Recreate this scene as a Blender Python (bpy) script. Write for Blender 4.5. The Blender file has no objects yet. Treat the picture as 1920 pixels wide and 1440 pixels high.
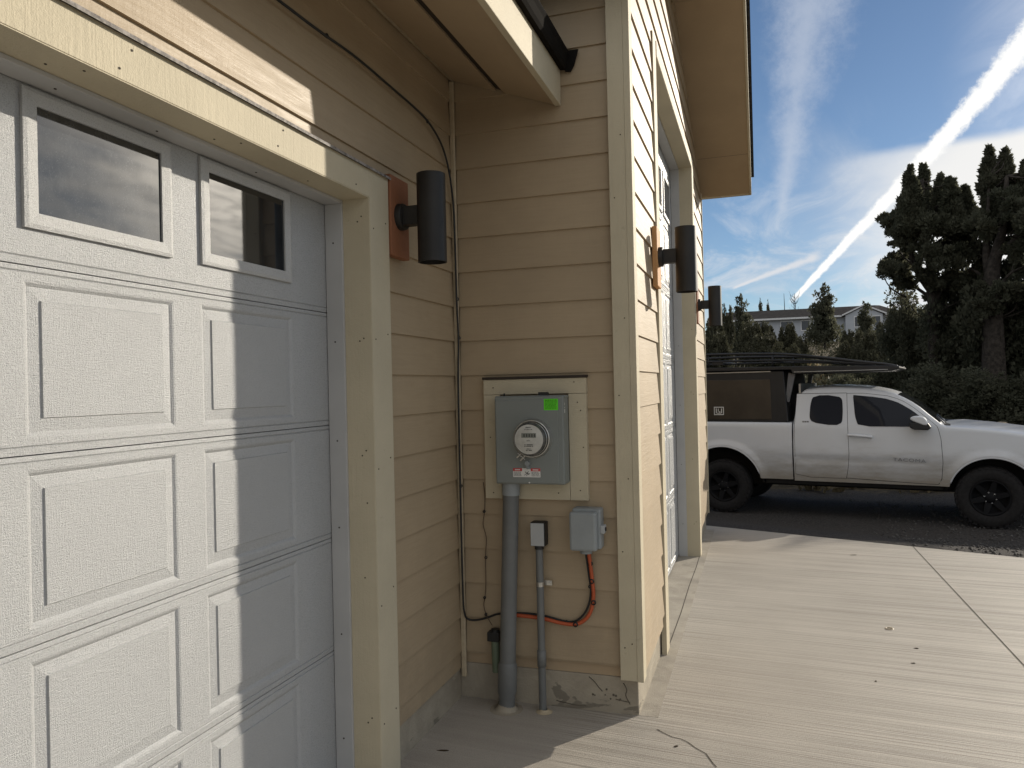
import bpy, bmesh, math, random
import numpy as np
from mathutils import Vector, Matrix

random.seed(7)
RNG = np.random.default_rng(11)
C = bpy.context.scene.collection
SC = bpy.context.scene
R = math.radians

# ------------------------------------------------------------------ camera
CAM = Vector((0.0, 0.0, 1.6))
FOC = 1419.11                                   # focal length in pixels of a 1920 px wide picture
AX_F = Vector((-0.310246, 0.950645, 0.004521))
AX_R = Vector((0.950378, 0.310267, -0.022734))
AX_U = Vector((0.023015, 0.002757, 0.999731))
cd = bpy.data.cameras.new('camera')
cam = bpy.data.objects.new('camera', cd)
C.objects.link(cam)
cd.sensor_width = 36.0
cd.lens = 36.0 * FOC / 1920.0
cd.clip_start = 0.05
cd.clip_end = 3000.0
m3 = Matrix((AX_R, AX_U, -AX_F)).transposed()
cam.matrix_world = Matrix.Translation(CAM) @ m3.to_4x4()
SC.camera = cam

# ------------------------------------------------------------------ light, sky, exposure
SUN_AZ, SUN_EL = R(36.5), R(17.5)               # azimuth from +Y towards +X
SUN_DIR = Vector((math.sin(SUN_AZ) * math.cos(SUN_EL), math.cos(SUN_AZ) * math.cos(SUN_EL), math.sin(SUN_EL)))
sl = bpy.data.lights.new('sun', 'SUN')
sl.energy = 5.0
sl.angle = R(0.53)
sl.color = (1.0, 0.915, 0.78)
sun = bpy.data.objects.new('sun', sl)
C.objects.link(sun)
sun.rotation_euler = SUN_DIR.to_track_quat('Z', 'Y').to_euler()
SC.view_settings.view_transform = 'Standard'
SC.view_settings.look = 'None'
SC.view_settings.gamma = 1.0
SC.view_settings.exposure = 0.0
SKY_STRENGTH = 0.09


class NT:
    """small helper round a node tree"""
    def __init__(s, tree):
        s.t = tree
        s.n = tree.nodes
        s.l = tree.links

    def node(s, kind, **kw):
        nd = s.n.new(kind)
        for k, v in kw.items():
            setattr(nd, k, v)
        return nd

    def put(s, sock, v):
        if v is None:
            return
        if isinstance(v, bpy.types.NodeSocket):
            s.l.new(v, sock)
        else:
            if hasattr(sock.default_value, '__len__') and not hasattr(v, '__len__'):
                v = (v, v, v, 1.0)[:len(sock.default_value)]
            if hasattr(v, '__len__') and len(v) == 3 and len(sock.default_value) == 4:
                v = (*v, 1.0)
            sock.default_value = v

    def math(s, op, a, b=None, c=None, clamp=False):
        nd = s.node('ShaderNodeMath', operation=op)
        nd.use_clamp = clamp
        s.put(nd.inputs[0], a)
        s.put(nd.inputs[1], b)
        s.put(nd.inputs[2], c)
        return nd.outputs[0]

    def vmath(s, op, a, b=None):
        nd = s.node('ShaderNodeVectorMath', operation=op)
        s.put(nd.inputs[0], a)
        if b is not None:
            s.put(nd.inputs[1], b)
        return nd.outputs['Value'] if op in ('DOT_PRODUCT', 'LENGTH') else nd.outputs[0]

    def noise(s, vec, scale, detail=4, rough=0.55, dist=0.0):
        nd = s.node('ShaderNodeTexNoise')
        s.put(nd.inputs['Vector'], vec)
        nd.inputs['Scale'].default_value = scale
        nd.inputs['Detail'].default_value = detail
        nd.inputs['Roughness'].default_value = rough
        nd.inputs['Distortion'].default_value = dist
        return nd.outputs['Fac']

    def mapping(s, vec, scale=(1, 1, 1), loc=(0, 0, 0), rot=(0, 0, 0)):
        nd = s.node('ShaderNodeMapping')
        s.put(nd.inputs['Vector'], vec)
        nd.inputs['Scale'].default_value = scale
        nd.inputs['Location'].default_value = loc
        nd.inputs['Rotation'].default_value = rot
        return nd.outputs[0]

    def ramp(s, fac, lo, hi, clampmode='SMOOTHSTEP', a=0.0, b=1.0):
        nd = s.node('ShaderNodeMapRange', interpolation_type=clampmode)
        s.put(nd.inputs['Value'], fac)
        nd.inputs['From Min'].default_value = lo
        nd.inputs['From Max'].default_value = hi
        nd.inputs['To Min'].default_value = a
        nd.inputs['To Max'].default_value = b
        return nd.outputs['Result']

    def mix(s, fac, a, b, blend='MIX'):
        nd = s.node('ShaderNodeMix', data_type='RGBA', blend_type=blend)
        s.put(nd.inputs[0], fac)
        s.put(nd.inputs[6], a)
        s.put(nd.inputs[7], b)
        return nd.outputs[2]

    def bump(s, h, strength, dist, normal=None):
        nd = s.node('ShaderNodeBump')
        s.put(nd.inputs['Height'], h)
        nd.inputs['Strength'].default_value = strength
        nd.inputs['Distance'].default_value = dist
        if normal is not None:
            s.put(nd.inputs['Normal'], normal)
        return nd.outputs[0]


def build_world():
    w = bpy.data.worlds.new('World')
    SC.world = w
    w.use_nodes = True
    n = NT(w.node_tree)
    n.n.clear()
    out = n.node('ShaderNodeOutputWorld')
    bg = n.node('ShaderNodeBackground')
    bg.inputs['Strength'].default_value = SKY_STRENGTH
    n.l.new(bg.outputs[0], out.inputs[0])
    sky = n.node('ShaderNodeTexSky', sky_type='NISHITA')
    sky.sun_disc = False
    sky.sun_elevation = SUN_EL
    sky.sun_rotation = SUN_AZ
    sky.altitude = 1100.0
    sky.air_density = 1.0
    sky.dust_density = 0.35
    sky.ozone_density = 3.0
    col = sky.outputs[0]
    d = n.vmath('NORMALIZE', n.node('ShaderNodeTexCoord').outputs['Generated'])
    sep = n.node('ShaderNodeSeparateXYZ')
    n.l.new(d, sep.inputs[0])
    z = n.math('MAXIMUM', sep.outputs[2], 0.02)
    # cirrus layer: direction projected on a high flat sheet
    comb = n.node('ShaderNodeCombineXYZ')
    zz = n.math('ADD', z, 0.08)
    n.put(comb.inputs[0], n.math('DIVIDE', sep.outputs[0], zz))
    n.put(comb.inputs[1], n.math('DIVIDE', sep.outputs[1], zz))
    p = comb.outputs[0]
    c1 = n.noise(n.mapping(p, (1.5, 0.38, 1), (3.1, 0.7, 0), (0, 0, R(14))), 1.15, 8, 0.60, 0.7)
    c2 = n.noise(n.mapping(p, (0.5, 0.2, 1), (7.7, 2.0, 0)), 1.0, 3, 0.5)
    low = n.ramp(z, 0.14, 0.34, a=1.0, b=-0.22)
    thin = n.math('MULTIPLY', n.ramp(c1, 0.46, 0.70), n.ramp(c2, 0.36, 0.72))
    thin = n.math('MULTIPLY', thin, n.math('ADD', 0.35, low))
    c3 = n.noise(n.mapping(p, (1.3, 0.55, 1), (1.5, 4.0, 0), (0, 0, R(-22))), 1.7, 8, 0.66, 1.1)
    veil = n.math('MULTIPLY', n.ramp(z, 0.14, 0.34, a=0.85, b=0.0), n.ramp(c3, 0.42, 0.68))
    dens = n.math('ADD', n.math('MULTIPLY', thin, 0.85), veil, clamp=True)

    # unseen milky cirrus overhead and to the north, added to brighten the shade
    north = n.ramp(n.math('ADD', n.math('MULTIPLY', sep.outputs[1], -0.9), n.math('MULTIPLY', sep.outputs[2], 0.75)), 0.02, 0.55)
    north = n.math('MULTIPLY', north, n.ramp(n.noise(n.mapping(p, (0.7, 0.7, 1), (2, 5, 0)), 1.4, 6, 0.6), 0.25, 0.6, a=0.45, b=1.0))

    def dirdot(v):
        return n.vmath('DOT_PRODUCT', d, tuple(Vector(v).normalized()))

    # bright thin cloud bank low in the direction of the sun
    wob = n.noise(n.mapping(p, (0.8, 0.5, 1)), 1.6, 6, 0.6)
    ang = n.math('ARCCOSINE', n.math('MINIMUM', dirdot((0.285, 0.935, 0.185)), 1.0))
    bank = n.ramp(n.math('ADD', ang, n.math('MULTIPLY', n.math('SUBTRACT', wob, 0.5), 0.10)), 0.08, 0.24, a=1.0, b=0.0)
    bank = n.math('MULTIPLY', bank, n.ramp(n.math('ADD', sep.outputs[2], n.math('MULTIPLY', n.math('SUBTRACT', wob, 0.5), 0.012)), 0.266, 0.252))
    # a faint sheet to each side of the sun and over the south sky
    ang2 = n.math('ARCCOSINE', n.math('MINIMUM', dirdot(tuple(SUN_DIR)), 1.0))
    sheet = n.math('MULTIPLY', n.ramp(ang2, 0.10, 0.42, a=0.95, b=0.0), n.ramp(n.noise(n.mapping(p, (2.0, 0.9, 1), (5, 1, 0)), 2.4, 7, 0.62, 0.6), 0.30, 0.66, a=0.25, b=1.0))

    glare = n.math('MULTIPLY', n.ramp(ang2, 0.03, 0.23, a=1.0, b=0.0), n.ramp(n.noise(n.mapping(p, (3.0, 1.2, 1), (9, 1, 0)), 2.6, 7, 0.65, 0.8), 0.33, 0.62, a=0.25, b=1.0))

    def trail(a, b, w0, w1, t0, t1, amp, soft, fine=34.0, seed=0.0, bow=0.0):
        """a contrail along the great circle from direction a to direction b"""
        A = Vector(a).normalized()
        B = Vector(b).normalized()
        N = A.cross(B).normalized()
        E2 = N.cross(A)
        L = A.angle(B)
        t = n.math('DIVIDE', n.math('ARCTAN2', n.vmath('DOT_PRODUCT', d, tuple(E2)), n.vmath('DOT_PRODUCT', d, tuple(A))), L)
        off = n.vmath('DOT_PRODUCT', d, tuple(N))
        dv = n.mapping(d, (1, 1, 1), (seed, seed * 0.7, 0))
        nz = n.math('SUBTRACT', n.noise(dv, fine, 6, 0.72), 0.5)
        nz2 = n.math('SUBTRACT', n.noise(dv, 5.0, 2, 0.5), 0.5)
        w = n.math('ADD', w0, n.math('MULTIPLY', t, w1 - w0))
        w = n.math('MAXIMUM', w, 0.0004)
        off = n.math('ADD', off, n.math('MULTIPLY', n.math('MULTIPLY', t, n.math('SUBTRACT', 1.0, t)), bow))
        e = n.math('ABSOLUTE', n.math('ADD', off, n.math('MULTIPLY', nz2, 0.010)))
        e = n.math('ADD', n.math('DIVIDE', e, w), n.math('MULTIPLY', nz, amp))
        msk = n.ramp(e, 1.0 - soft, 1.0 + soft, a=1.0, b=0.0)
        msk = n.math('MULTIPLY', msk, n.ramp(t, t0, t0 + 0.06))
        return n.math('MULTIPLY', msk, n.ramp(t, t1, t1 - 0.15)), n.math('ADD', nz, 0.5)
    tr1, g1 = trail((0.0478, 0.9933, 0.105), (0.265, 0.9022, 0.3403), 0.0030, 0.0120, -0.05, 2.4, 1.7, 0.42, 85.0, 0.0, -0.016)
    tr2, g2 = trail((-0.0306, 0.9926, 0.1176), (0.0751, 0.9857, 0.1509), 0.0012, 0.0046, 0.0, 1.05, 1.8, 0.8, 60.0, 3.0)
    tr3, g3 = trail((0.1504, 0.9851, 0.0836), (0.2763, 0.9548, 0.1098), 0.0020, 0.0080, -0.05, 2.0, 1.1, 0.5, 60.0, 5.0)
    tr4, g4 = trail((0.0300, 0.9790, 0.2000), (0.0644, 0.9084, 0.4132), 0.004, 0.026, 0.0, 1.6, 3.2, 1.3, 26.0, 8.0)
    tr5, g5 = trail((-0.005, 0.9940, 0.105), (0.10, 0.962, 0.235), 0.02, 0.045, 0.0, 1.3, 2.6, 1.6, 9.0, 2.0)
    cloud_col = (9.0, 9.0, 9.2)
    col = n.mix(n.math('MULTIPLY', dens, 0.8), col, (7.6, 8.1, 8.8))
    col = n.mix(n.math('MULTIPLY', north, 0.70), col, (11.2, 11.1, 10.9))
    col = n.mix(n.math('MULTIPLY', tr5, 0.22), col, (6.4, 6.9, 7.6))
    col = n.mix(n.math('MULTIPLY', tr4, 0.50), col, (7.2, 7.7, 8.6))
    col = n.mix(n.math('MULTIPLY', sheet, 0.9), col, (26.0, 24.0, 21.0))
    col = n.mix(glare, col, (70.0, 64.0, 55.0))
    col = n.mix(n.math('MULTIPLY', bank, 0.92), col, (10.6, 10.4, 10.0))
    col = n.mix(n.math('MULTIPLY', tr2, 0.85), col, (8.4, 8.5, 8.8))
    col = n.mix(n.math('MULTIPLY', tr3, 0.9), col, cloud_col)
    col = n.mix(n.math('MULTIPLY', tr1, 0.97), col, (11.8, 11.7, 11.4))
    n.put(bg.inputs['Color'], col)


build_world()

# ------------------------------------------------------------------ helpers
def at(px, py, dist):
    """the point that lies `dist` metres away, level, in the direction of a pixel of the 1920 px picture"""
    d = AX_F * FOC + AX_R * (px - 960) + AX_U * (720 - py)
    k = dist / math.hypot(d.x, d.y)
    return CAM + d * k


def tag(o, label=None, cat=None, group=None, kind=None):
    if label:
        o['label'] = label
    if cat:
        o['category'] = cat
    if group:
        o['group'] = group
    if kind:
        o['kind'] = kind
    return o


def root_of(o):
    while o.parent is not None:
        o = o.parent
    return o


def thing(name, loc, label, cat, group=None, rotz=0.0):
    o = bpy.data.objects.new(name, None)
    o.empty_display_size = 0.1
    C.objects.link(o)
    o.location = loc
    o.rotation_euler = (0, 0, rotz)
    return tag(o, label, cat, group)


def sub_empty(name, parent, label=None):
    o = bpy.data.objects.new(name, None)
    o.empty_display_size = 0.1
    C.objects.link(o)
    o.parent = parent
    if label:
        o['label'] = label
    return o


def copy_tree(o, parent=None):
    c = o.copy()
    C.objects.link(c)
    if parent is not None:
        c.parent = parent
    for ch in [x for x in bpy.data.objects if x.parent == o]:
        copy_tree(ch, c)
    return c


class MB:
    """collects shapes and links them as ONE mesh object"""
    def __init__(s):
        s.v = []
        s.f = []
        s.m = []
        s.sm = []

    def add(s, vs, fs, mi=0, smooth=False):
        b = len(s.v)
        s.v.extend([tuple(v) for v in vs])
        s.f.extend([tuple(i + b for i in f) for f in fs])
        s.m.extend([mi] * len(fs))
        s.sm.extend([smooth] * len(fs))

    def quad(s, a, b, c, d, mi=0):
        s.add([a, b, c, d], [(0, 1, 2, 3)], mi)

    def box(s, x0, x1, y0, y1, z0, z1, mi=0):
        v = [(x0, y0, z0), (x1, y0, z0), (x1, y1, z0), (x0, y1, z0), (x0, y0, z1), (x1, y0, z1), (x1, y1, z1), (x0, y1, z1)]
        s.add(v, [(0, 3, 2, 1), (4, 5, 6, 7), (0, 1, 5, 4), (1, 2, 6, 5), (2, 3, 7, 6), (3, 0, 4, 7)], mi)

    def prism(s, poly, axis, a0, a1, mi=0):
        """poly: 2-D points, extruded along axis from a0 to a1. axis 'x': (y,z); 'y': (x,z); 'z': (x,y)"""
        def P(q, a):
            return {'x': (a, q[0], q[1]), 'y': (q[0], a, q[1]), 'z': (q[0], q[1], a)}[axis]
        k = len(poly)
        v = [P(q, a0) for q in poly] + [P(q, a1) for q in poly]
        f = [tuple(range(k)), tuple(range(2 * k - 1, k - 1, -1))]
        f += [(i, i + k, (i + 1) % k + k, (i + 1) % k) for i in range(k)]
        s.add(v, f, mi)

    def cyl(s, p0, p1, r0, r1=None, n=20, mi=0, caps=True, smooth=True):
        r1 = r0 if r1 is None else r1
        p0, p1 = Vector(p0), Vector(p1)
        d = (p1 - p0).normalized()
        u = d.orthogonal().normalized()
        w = d.cross(u)
        v = []
        for p, r in ((p0, r0), (p1, r1)):
            for i in range(n):
                a = 2 * math.pi * i / n
                v.append(p + (u * math.cos(a) + w * math.sin(a)) * r)
        s.add(v, [(i, (i + 1) % n, (i + 1) % n + n, i + n) for i in range(n)], mi, smooth)
        if caps:
            s.add(v[:n], [tuple(range(n - 1, -1, -1))], mi)
            s.add(v[n:], [tuple(range(n))], mi)

    def lathe(s, o, axis, prof, n=32, mi=0, smooth=True):
        """prof: (radius, distance along axis)"""
        o, d = Vector(o), Vector(axis).normalized()
        u = d.orthogonal().normalized()
        w = d.cross(u)
        v = []
        for r, h in prof:
            for i in range(n):
                a = 2 * math.pi * i / n
                v.append(o + d * h + (u * math.cos(a) + w * math.sin(a)) * r)
        f = []
        for k in range(len(prof) - 1):
            f += [(k * n + i, k * n + (i + 1) % n, (k + 1) * n + (i + 1) % n, (k + 1) * n + i) for i in range(n)]
        s.add(v, f, mi, smooth)

    def tube(s, pts, r, n=8, mi=0, sub=6, taper=None):
        P = smooth_path(pts, sub)
        k = len(P)
        v = []
        up = None
        for i, p in enumerate(P):
            d = (P[min(i + 1, k - 1)] - P[max(i - 1, 0)]).normalized()
            if up is None:
                up = d.orthogonal().normalized()
            up = (up - d * up.dot(d)).normalized()
            w = d.cross(up)
            rr = r if taper is None else r + (taper - r) * i / (k - 1)
            for j in range(n):
                a = 2 * math.pi * j / n
                v.append(p + (up * math.cos(a) + w * math.sin(a)) * rr)
        f = []
        for i in range(k - 1):
            f += [(i * n + j, i * n + (j + 1) % n, (i + 1) * n + (j + 1) % n, (i + 1) * n + j) for j in range(n)]
        f.append(tuple(range(n - 1, -1, -1)))
        f.append(tuple(range((k - 1) * n, k * n)))
        s.add(v, f, mi, True)

    def build(s, name, mats, parent=None, shift=None, bevel=0.0, label=None, fixn=True):
        me = bpy.data.meshes.new(name)
        if shift is None and parent is not None:
            shift = root_of(parent).location if not root_of(parent).get('_local') else None
        vs = s.v
        if shift is not None:
            vs = [(a[0] - shift[0], a[1] - shift[1], a[2] - shift[2]) for a in s.v]
        me.from_pydata(vs, [], s.f)
        for mt in (mats if isinstance(mats, (list, tuple)) else [mats]):
            me.materials.append(mt)
        me.polygons.foreach_set('material_index', s.m)
        me.polygons.foreach_set('use_smooth', s.sm)
        if fixn:
            bm = bmesh.new()
            bm.from_mesh(me)
            bmesh.ops.recalc_face_normals(bm, faces=bm.faces)
            bm.to_mesh(me)
            bm.free()
        me.update()
        o = bpy.data.objects.new(name, me)
        C.objects.link(o)
        if parent is not None:
            o.parent = parent
        elif shift is not None:
            o.location = shift
        if bevel > 0:
            md = o.modifiers.new('bevel', 'BEVEL')
            md.width = bevel
            md.segments = 2
            md.limit_method = 'ANGLE'
            md.angle_limit = R(40)
        if label:
            o['label'] = label
        return o


def smooth_path(pts, sub=6):
    P = [Vector(p) for p in pts]
    if sub <= 1 or len(P) < 3:
        return P
    out = []
    for i in range(len(P) - 1):
        a, b, c, d = P[max(i - 1, 0)], P[i], P[i + 1], P[min(i + 2, len(P) - 1)]
        for k in range(sub):
            t = k / sub
            out.append(0.5 * ((2 * b) + (c - a) * t + (2 * a - 5 * b + 4 * c - d) * t * t + (3 * b - a - 3 * c + d) * t ** 3))
    out.append(P[-1])
    return out


def np_mesh(name, V, F, mat, parent=None, loc=None, midx=None):
    """V (n,3) and F (m,4) arrays -> object"""
    me = bpy.data.meshes.new(name)
    n, m = len(V), len(F)
    k = F.shape[1]
    me.vertices.add(n)
    me.vertices.foreach_set('co', np.asarray(V, np.float32).ravel())
    me.loops.add(m * k)
    me.loops.foreach_set('vertex_index', np.asarray(F, np.int32).ravel())
    me.polygons.add(m)
    me.polygons.foreach_set('loop_start', np.arange(0, m * k, k, dtype=np.int32))
    try:
        me.polygons.foreach_set('loop_total', np.full(m, k, dtype=np.int32))
    except Exception:
        pass
    for q in (mat if isinstance(mat, (list, tuple)) else [mat]):
        me.materials.append(q)
    if midx is not None:
        me.polygons.foreach_set('material_index', np.asarray(midx, np.int32))
    me.update(calc_edges=True)
    me.validate()
    o = bpy.data.objects.new(name, me)
    C.objects.link(o)
    if parent is not None:
        o.parent = parent
    if loc is not None:
        o.location = loc
    return o


# ------------------------------------------------------------------ materials
def principled(name, rough=0.6, spec=0.5, metal=0.0):
    m = bpy.data.materials.new(name)
    m.use_nodes = True
    n = NT(m.node_tree)
    b = n.n['Principled BSDF']
    b.inputs['Roughness'].default_value = rough
    b.inputs['Specular IOR Level'].default_value = spec
    b.inputs['Metallic'].default_value = metal
    co = n.node('ShaderNodeTexCoord').outputs['Object']
    return m, n, b, co


def simple(name, base, rough=0.55, spec=0.5, metal=0.0, var=0.12, scale=6.0, bump=0.0, bscale=60.0):
    m, n, b, co = principled(name, rough, spec, metal)
    f = n.ramp(n.noise(co, scale, 5, 0.6), 0.3, 0.7)
    dark = tuple(c * (1 - var) for c in base)
    lite = tuple(min(1, c * (1 + var)) for c in base)
    n.put(b.inputs['Base Color'], n.mix(f, dark, lite))
    if bump:
        n.put(b.inputs['Normal'], n.bump(n.noise(co, bscale, 4, 0.6), 1.0, bump))
    return m


def mk_siding(name, base, along):
    """fibre cement lap siding: cedar grain along the board; along = axis index of the boards' length"""
    m, n, b, co = principled(name, 0.55, 0.42)
    sc = [60, 60, 60]
    sc[along] = 3.5
    grain = n.noise(n.mapping(co, tuple(sc)), 1.0, 6, 0.65, 1.2)
    sc2 = [120, 120, 9]
    sc2[along] = 55
    stub = n.noise(n.mapping(co, tuple(sc2)), 1.0, 3, 0.6)
    blot = n.noise(co, 2.2, 4, 0.6)
    fine = n.noise(co, 300, 2, 0.5)
    c = n.mix(n.ramp(blot, 0.3, 0.7), tuple(x * 0.93 for x in base), tuple(x * 1.05 for x in base))
    c = n.mix(n.math('MULTIPLY', n.ramp(grain, 0.35, 0.75), 0.18), c, tuple(x * 0.72 for x in base))
    # each board took the paint a little differently
    sz = n.node('ShaderNodeSeparateXYZ')
    n.l.new(co, sz.inputs[0])
    wn = n.node('ShaderNodeTexWhiteNoise', noise_dimensions='1D')
    n.put(wn.inputs['W'], n.math('FLOOR', n.math('DIVIDE', n.math('SUBTRACT', sz.outputs[2], 1.667), 0.1778)))
    c = n.mix(n.math('MULTIPLY', wn.outputs['Value'], 0.10), c, tuple(x * 0.6 for x in base))
    soil = n.math('MULTIPLY', n.ramp(sz.outputs[2], 0.75, 0.15), n.ramp(n.noise(co, 5, 6, 0.7), 0.35, 0.65))
    c = n.mix(n.math('MULTIPLY', soil, 0.30), c, (0.20, 0.16, 0.11))
    n.put(b.inputs['Base Color'], c)
    h = n.math('ADD', n.math('MULTIPLY', grain, 0.8), n.math('ADD', n.math('MULTIPLY', stub, 0.6), n.math('MULTIPLY', fine, 0.25)))
    n.put(b.inputs['Normal'], n.bump(h, 1.0, 0.0016))
    n.put(b.inputs['Roughness'], n.ramp(grain, 0.2, 0.8, a=0.46, b=0.62))
    return m


def mk_trim(name, base, along):
    m, n, b, co = principled(name, 0.62, 0.22)
    sc = [70, 70, 70]
    sc[along] = 4
    grain = n.noise(n.mapping(co, tuple(sc)), 1.0, 5, 0.62, 0.8)
    blot = n.noise(co, 3.0, 4, 0.65)
    spot = n.noise(co, 22, 3, 0.7)
    c = n.mix(n.ramp(blot, 0.3, 0.7), tuple(x * 0.92 for x in base), base)
    c = n.mix(n.math('MULTIPLY', n.ramp(spot, 0.68, 0.76), 0.35), c, tuple(x * 0.62 for x in base))
    n.put(b.inputs['Base Color'], c)
    h = n.math('ADD', grain, n.math('ADD', n.math('MULTIPLY', n.noise(co, 220, 3, 0.6), 0.6), n.math('MULTIPLY', n.noise(co, 75, 4, 0.7), 0.9)))
    n.put(b.inputs['Normal'], n.bump(h, 1.0, 0.0017))
    return m


def mk_door(name, base, along):
    """embossed woodgrain steel door skin"""
    m, n, b, co = principled(name, 0.34, 1.0)
    sa = [1, 1, 1]
    sa[along] = 42
    sa[2] = 300
    sb = [1, 1, 1]
    sb[along] = 260
    sb[2] = 30
    h1 = n.noise(n.mapping(co, tuple(sa)), 1.0, 3, 0.6)
    h2 = n.noise(n.mapping(co, tuple(sb)), 1.0, 3, 0.6, 0.5)
    h3 = n.noise(co, 360, 3, 0.7)
    h = n.math('ADD', n.math('MULTIPLY', h1, 0.85), n.math('ADD', n.math('MULTIPLY', h2, 0.75), n.math('MULTIPLY', h3, 1.3)))
    blot = n.noise(co, 1.7, 4, 0.6)
    n.put(b.inputs['Base Color'], n.mix(n.ramp(blot, 0.3, 0.7), tuple(x * 0.95 for x in base), base))
    n.put(b.inputs['Normal'], n.bump(h, 1.0, 0.0019))
    n.put(b.inputs['Roughness'], n.ramp(h3, 0.3, 0.7, a=0.22, b=0.40))
    return m


def mk_concrete():
    m, n, b, co = principled('broomed_concrete', 0.62, 0.45)
    warp = n.math('MULTIPLY', n.math('SUBTRACT', n.noise(co, 0.5, 2, 0.5), 0.5), 0.015)
    sep = n.node('ShaderNodeSeparateXYZ')
    n.l.new(co, sep.inputs[0])
    cmb = n.node('ShaderNodeCombineXYZ')
    n.put(cmb.inputs[0], sep.outputs[0])
    n.put(cmb.inputs[1], n.math('ADD', sep.outputs[1], n.math('ADD', warp, n.math('MULTIPLY', sep.outputs[0], 0.09))))
    q = cmb.outputs[0]
    broom = n.noise(n.mapping(q, (0.32, 140, 1)), 1.0, 3, 0.7)
    streak = n.noise(n.mapping(q, (0.35, 42, 1), (4, 9, 0)), 1.0, 4, 0.65)
    band = n.noise(n.mapping(q, (0.35, 6, 1), (1, 3, 0)), 1.0, 3, 0.6)
    blot = n.noise(co, 1.3, 5, 0.62)
    fine = n.noise(co, 190, 3, 0.7)
    spots = n.noise(co, 34, 2, 0.5)
    # pocket by the meter: broom marks faded, its shade painted in as darker colour
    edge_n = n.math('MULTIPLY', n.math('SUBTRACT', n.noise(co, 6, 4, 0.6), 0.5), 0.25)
    outside_pocket_shade = n.ramp(n.math('ADD', sep.outputs[0], edge_n), -0.98, -0.78, a=0.12, b=1.0)
    c = n.mix(n.ramp(blot, 0.28, 0.72), (0.43, 0.39, 0.335), (0.52, 0.475, 0.41))
    c = n.mix(n.math('MULTIPLY', n.ramp(streak, 0.45, 0.64), 0.36), c, (0.60, 0.552, 0.475))
    c = n.mix(n.math('MULTIPLY', n.ramp(band, 0.42, 0.66), 0.16), c, (0.28, 0.25, 0.205))
    c = n.mix(n.math('MULTIPLY', n.math('MULTIPLY', n.ramp(broom, 0.46, 0.60), 0.72), outside_pocket_shade), c, (0.17, 0.15, 0.12))
    c = n.mix(n.math('MULTIPLY', n.ramp(fine, 0.48, 0.64), 0.60), c, (0.23, 0.20, 0.165))
    c = n.mix(n.math('MULTIPLY', n.ramp(spots, 0.70, 0.76), 0.25), c, (0.15, 0.13, 0.11))
    c = n.mix(n.math('MULTIPLY', n.math('SUBTRACT', 1.0, outside_pocket_shade), 0.30), c, (0.20, 0.175, 0.145))
    n.put(b.inputs['Base Color'], c)
    h = n.math('ADD', n.math('MULTIPLY', broom, outside_pocket_shade), n.math('ADD', n.math('MULTIPLY', fine, 0.7), n.math('MULTIPLY', streak, 0.4)))
    n.put(b.inputs['Normal'], n.bump(h, 1.0, 0.0030))
    return m


def mk_smooth_concrete(name, base, stain):
    m, n, b, co = principled(name, 0.75, 0.3)
    blot = n.noise(co, 4.5, 6, 0.65, 0.4)
    fine = n.noise(co, 120, 3, 0.6)
    patch = n.noise(n.mapping(co, (3.2, 3.2, 9)), 1.0, 5, 0.6, 1.0)
    c = n.mix(n.ramp(blot, 0.3, 0.7), tuple(x * 0.82 for x in base), tuple(x * 1.1 for x in base))
    c = n.mix(n.math('MULTIPLY', n.ramp(patch, 0.60, 0.64), stain), c, tuple(x * 0.45 for x in base))
    c = n.mix(n.math('MULTIPLY', n.ramp(patch, 0.36, 0.33), stain * 0.6), c, tuple(min(1, x * 1.35) for x in base))
    n.put(b.inputs['Base Color'], c)
    n.put(b.inputs['Normal'], n.bump(n.math('ADD', n.math('MULTIPLY', fine, 0.4), patch), 1.0, 0.006))
    return m


def mk_ground():
    m, n, b, co = principled('lot_and_hillside', 0.95, 0.15)
    sep = n.node('ShaderNodeSeparateXYZ')
    n.l.new(co, sep.inputs[0])
    grain = n.noise(co, 55, 4, 0.75)
    grain2 = n.noise(co, 160, 3, 0.7)
    blot = n.noise(co, 0.5, 5, 0.6)
    grav = n.mix(n.ramp(grain, 0.35, 0.68), (0.030, 0.028, 0.027), (0.115, 0.105, 0.098))
    grav = n.mix(n.math('MULTIPLY', n.ramp(blot, 0.4, 0.7), 0.35), grav, (0.085, 0.075, 0.066))
    hb = n.noise(co, 0.35, 7, 0.7)
    hf = n.noise(co, 6, 5, 0.7)
    hill = n.mix(n.ramp(hb, 0.38, 0.62), (0.05, 0.042, 0.026), (0.16, 0.125, 0.075))
    hill = n.mix(n.math('MULTIPLY', n.ramp(hf, 0.5, 0.68), 0.6), hill, (0.24, 0.20, 0.125))
    y = n.math('ADD', sep.outputs[1], n.math('MULTIPLY', n.math('SUBTRACT', hf, 0.5), 2.0))
    f = n.ramp(y, 13.6, 14.8)
    n.put(b.inputs['Base Color'], n.mix(f, grav, hill))
    n.put(b.inputs['Normal'], n.bump(n.math('ADD', grain, n.math('MULTIPLY', grain2, 0.6)), 1.0, 0.02))
    return m


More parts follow.
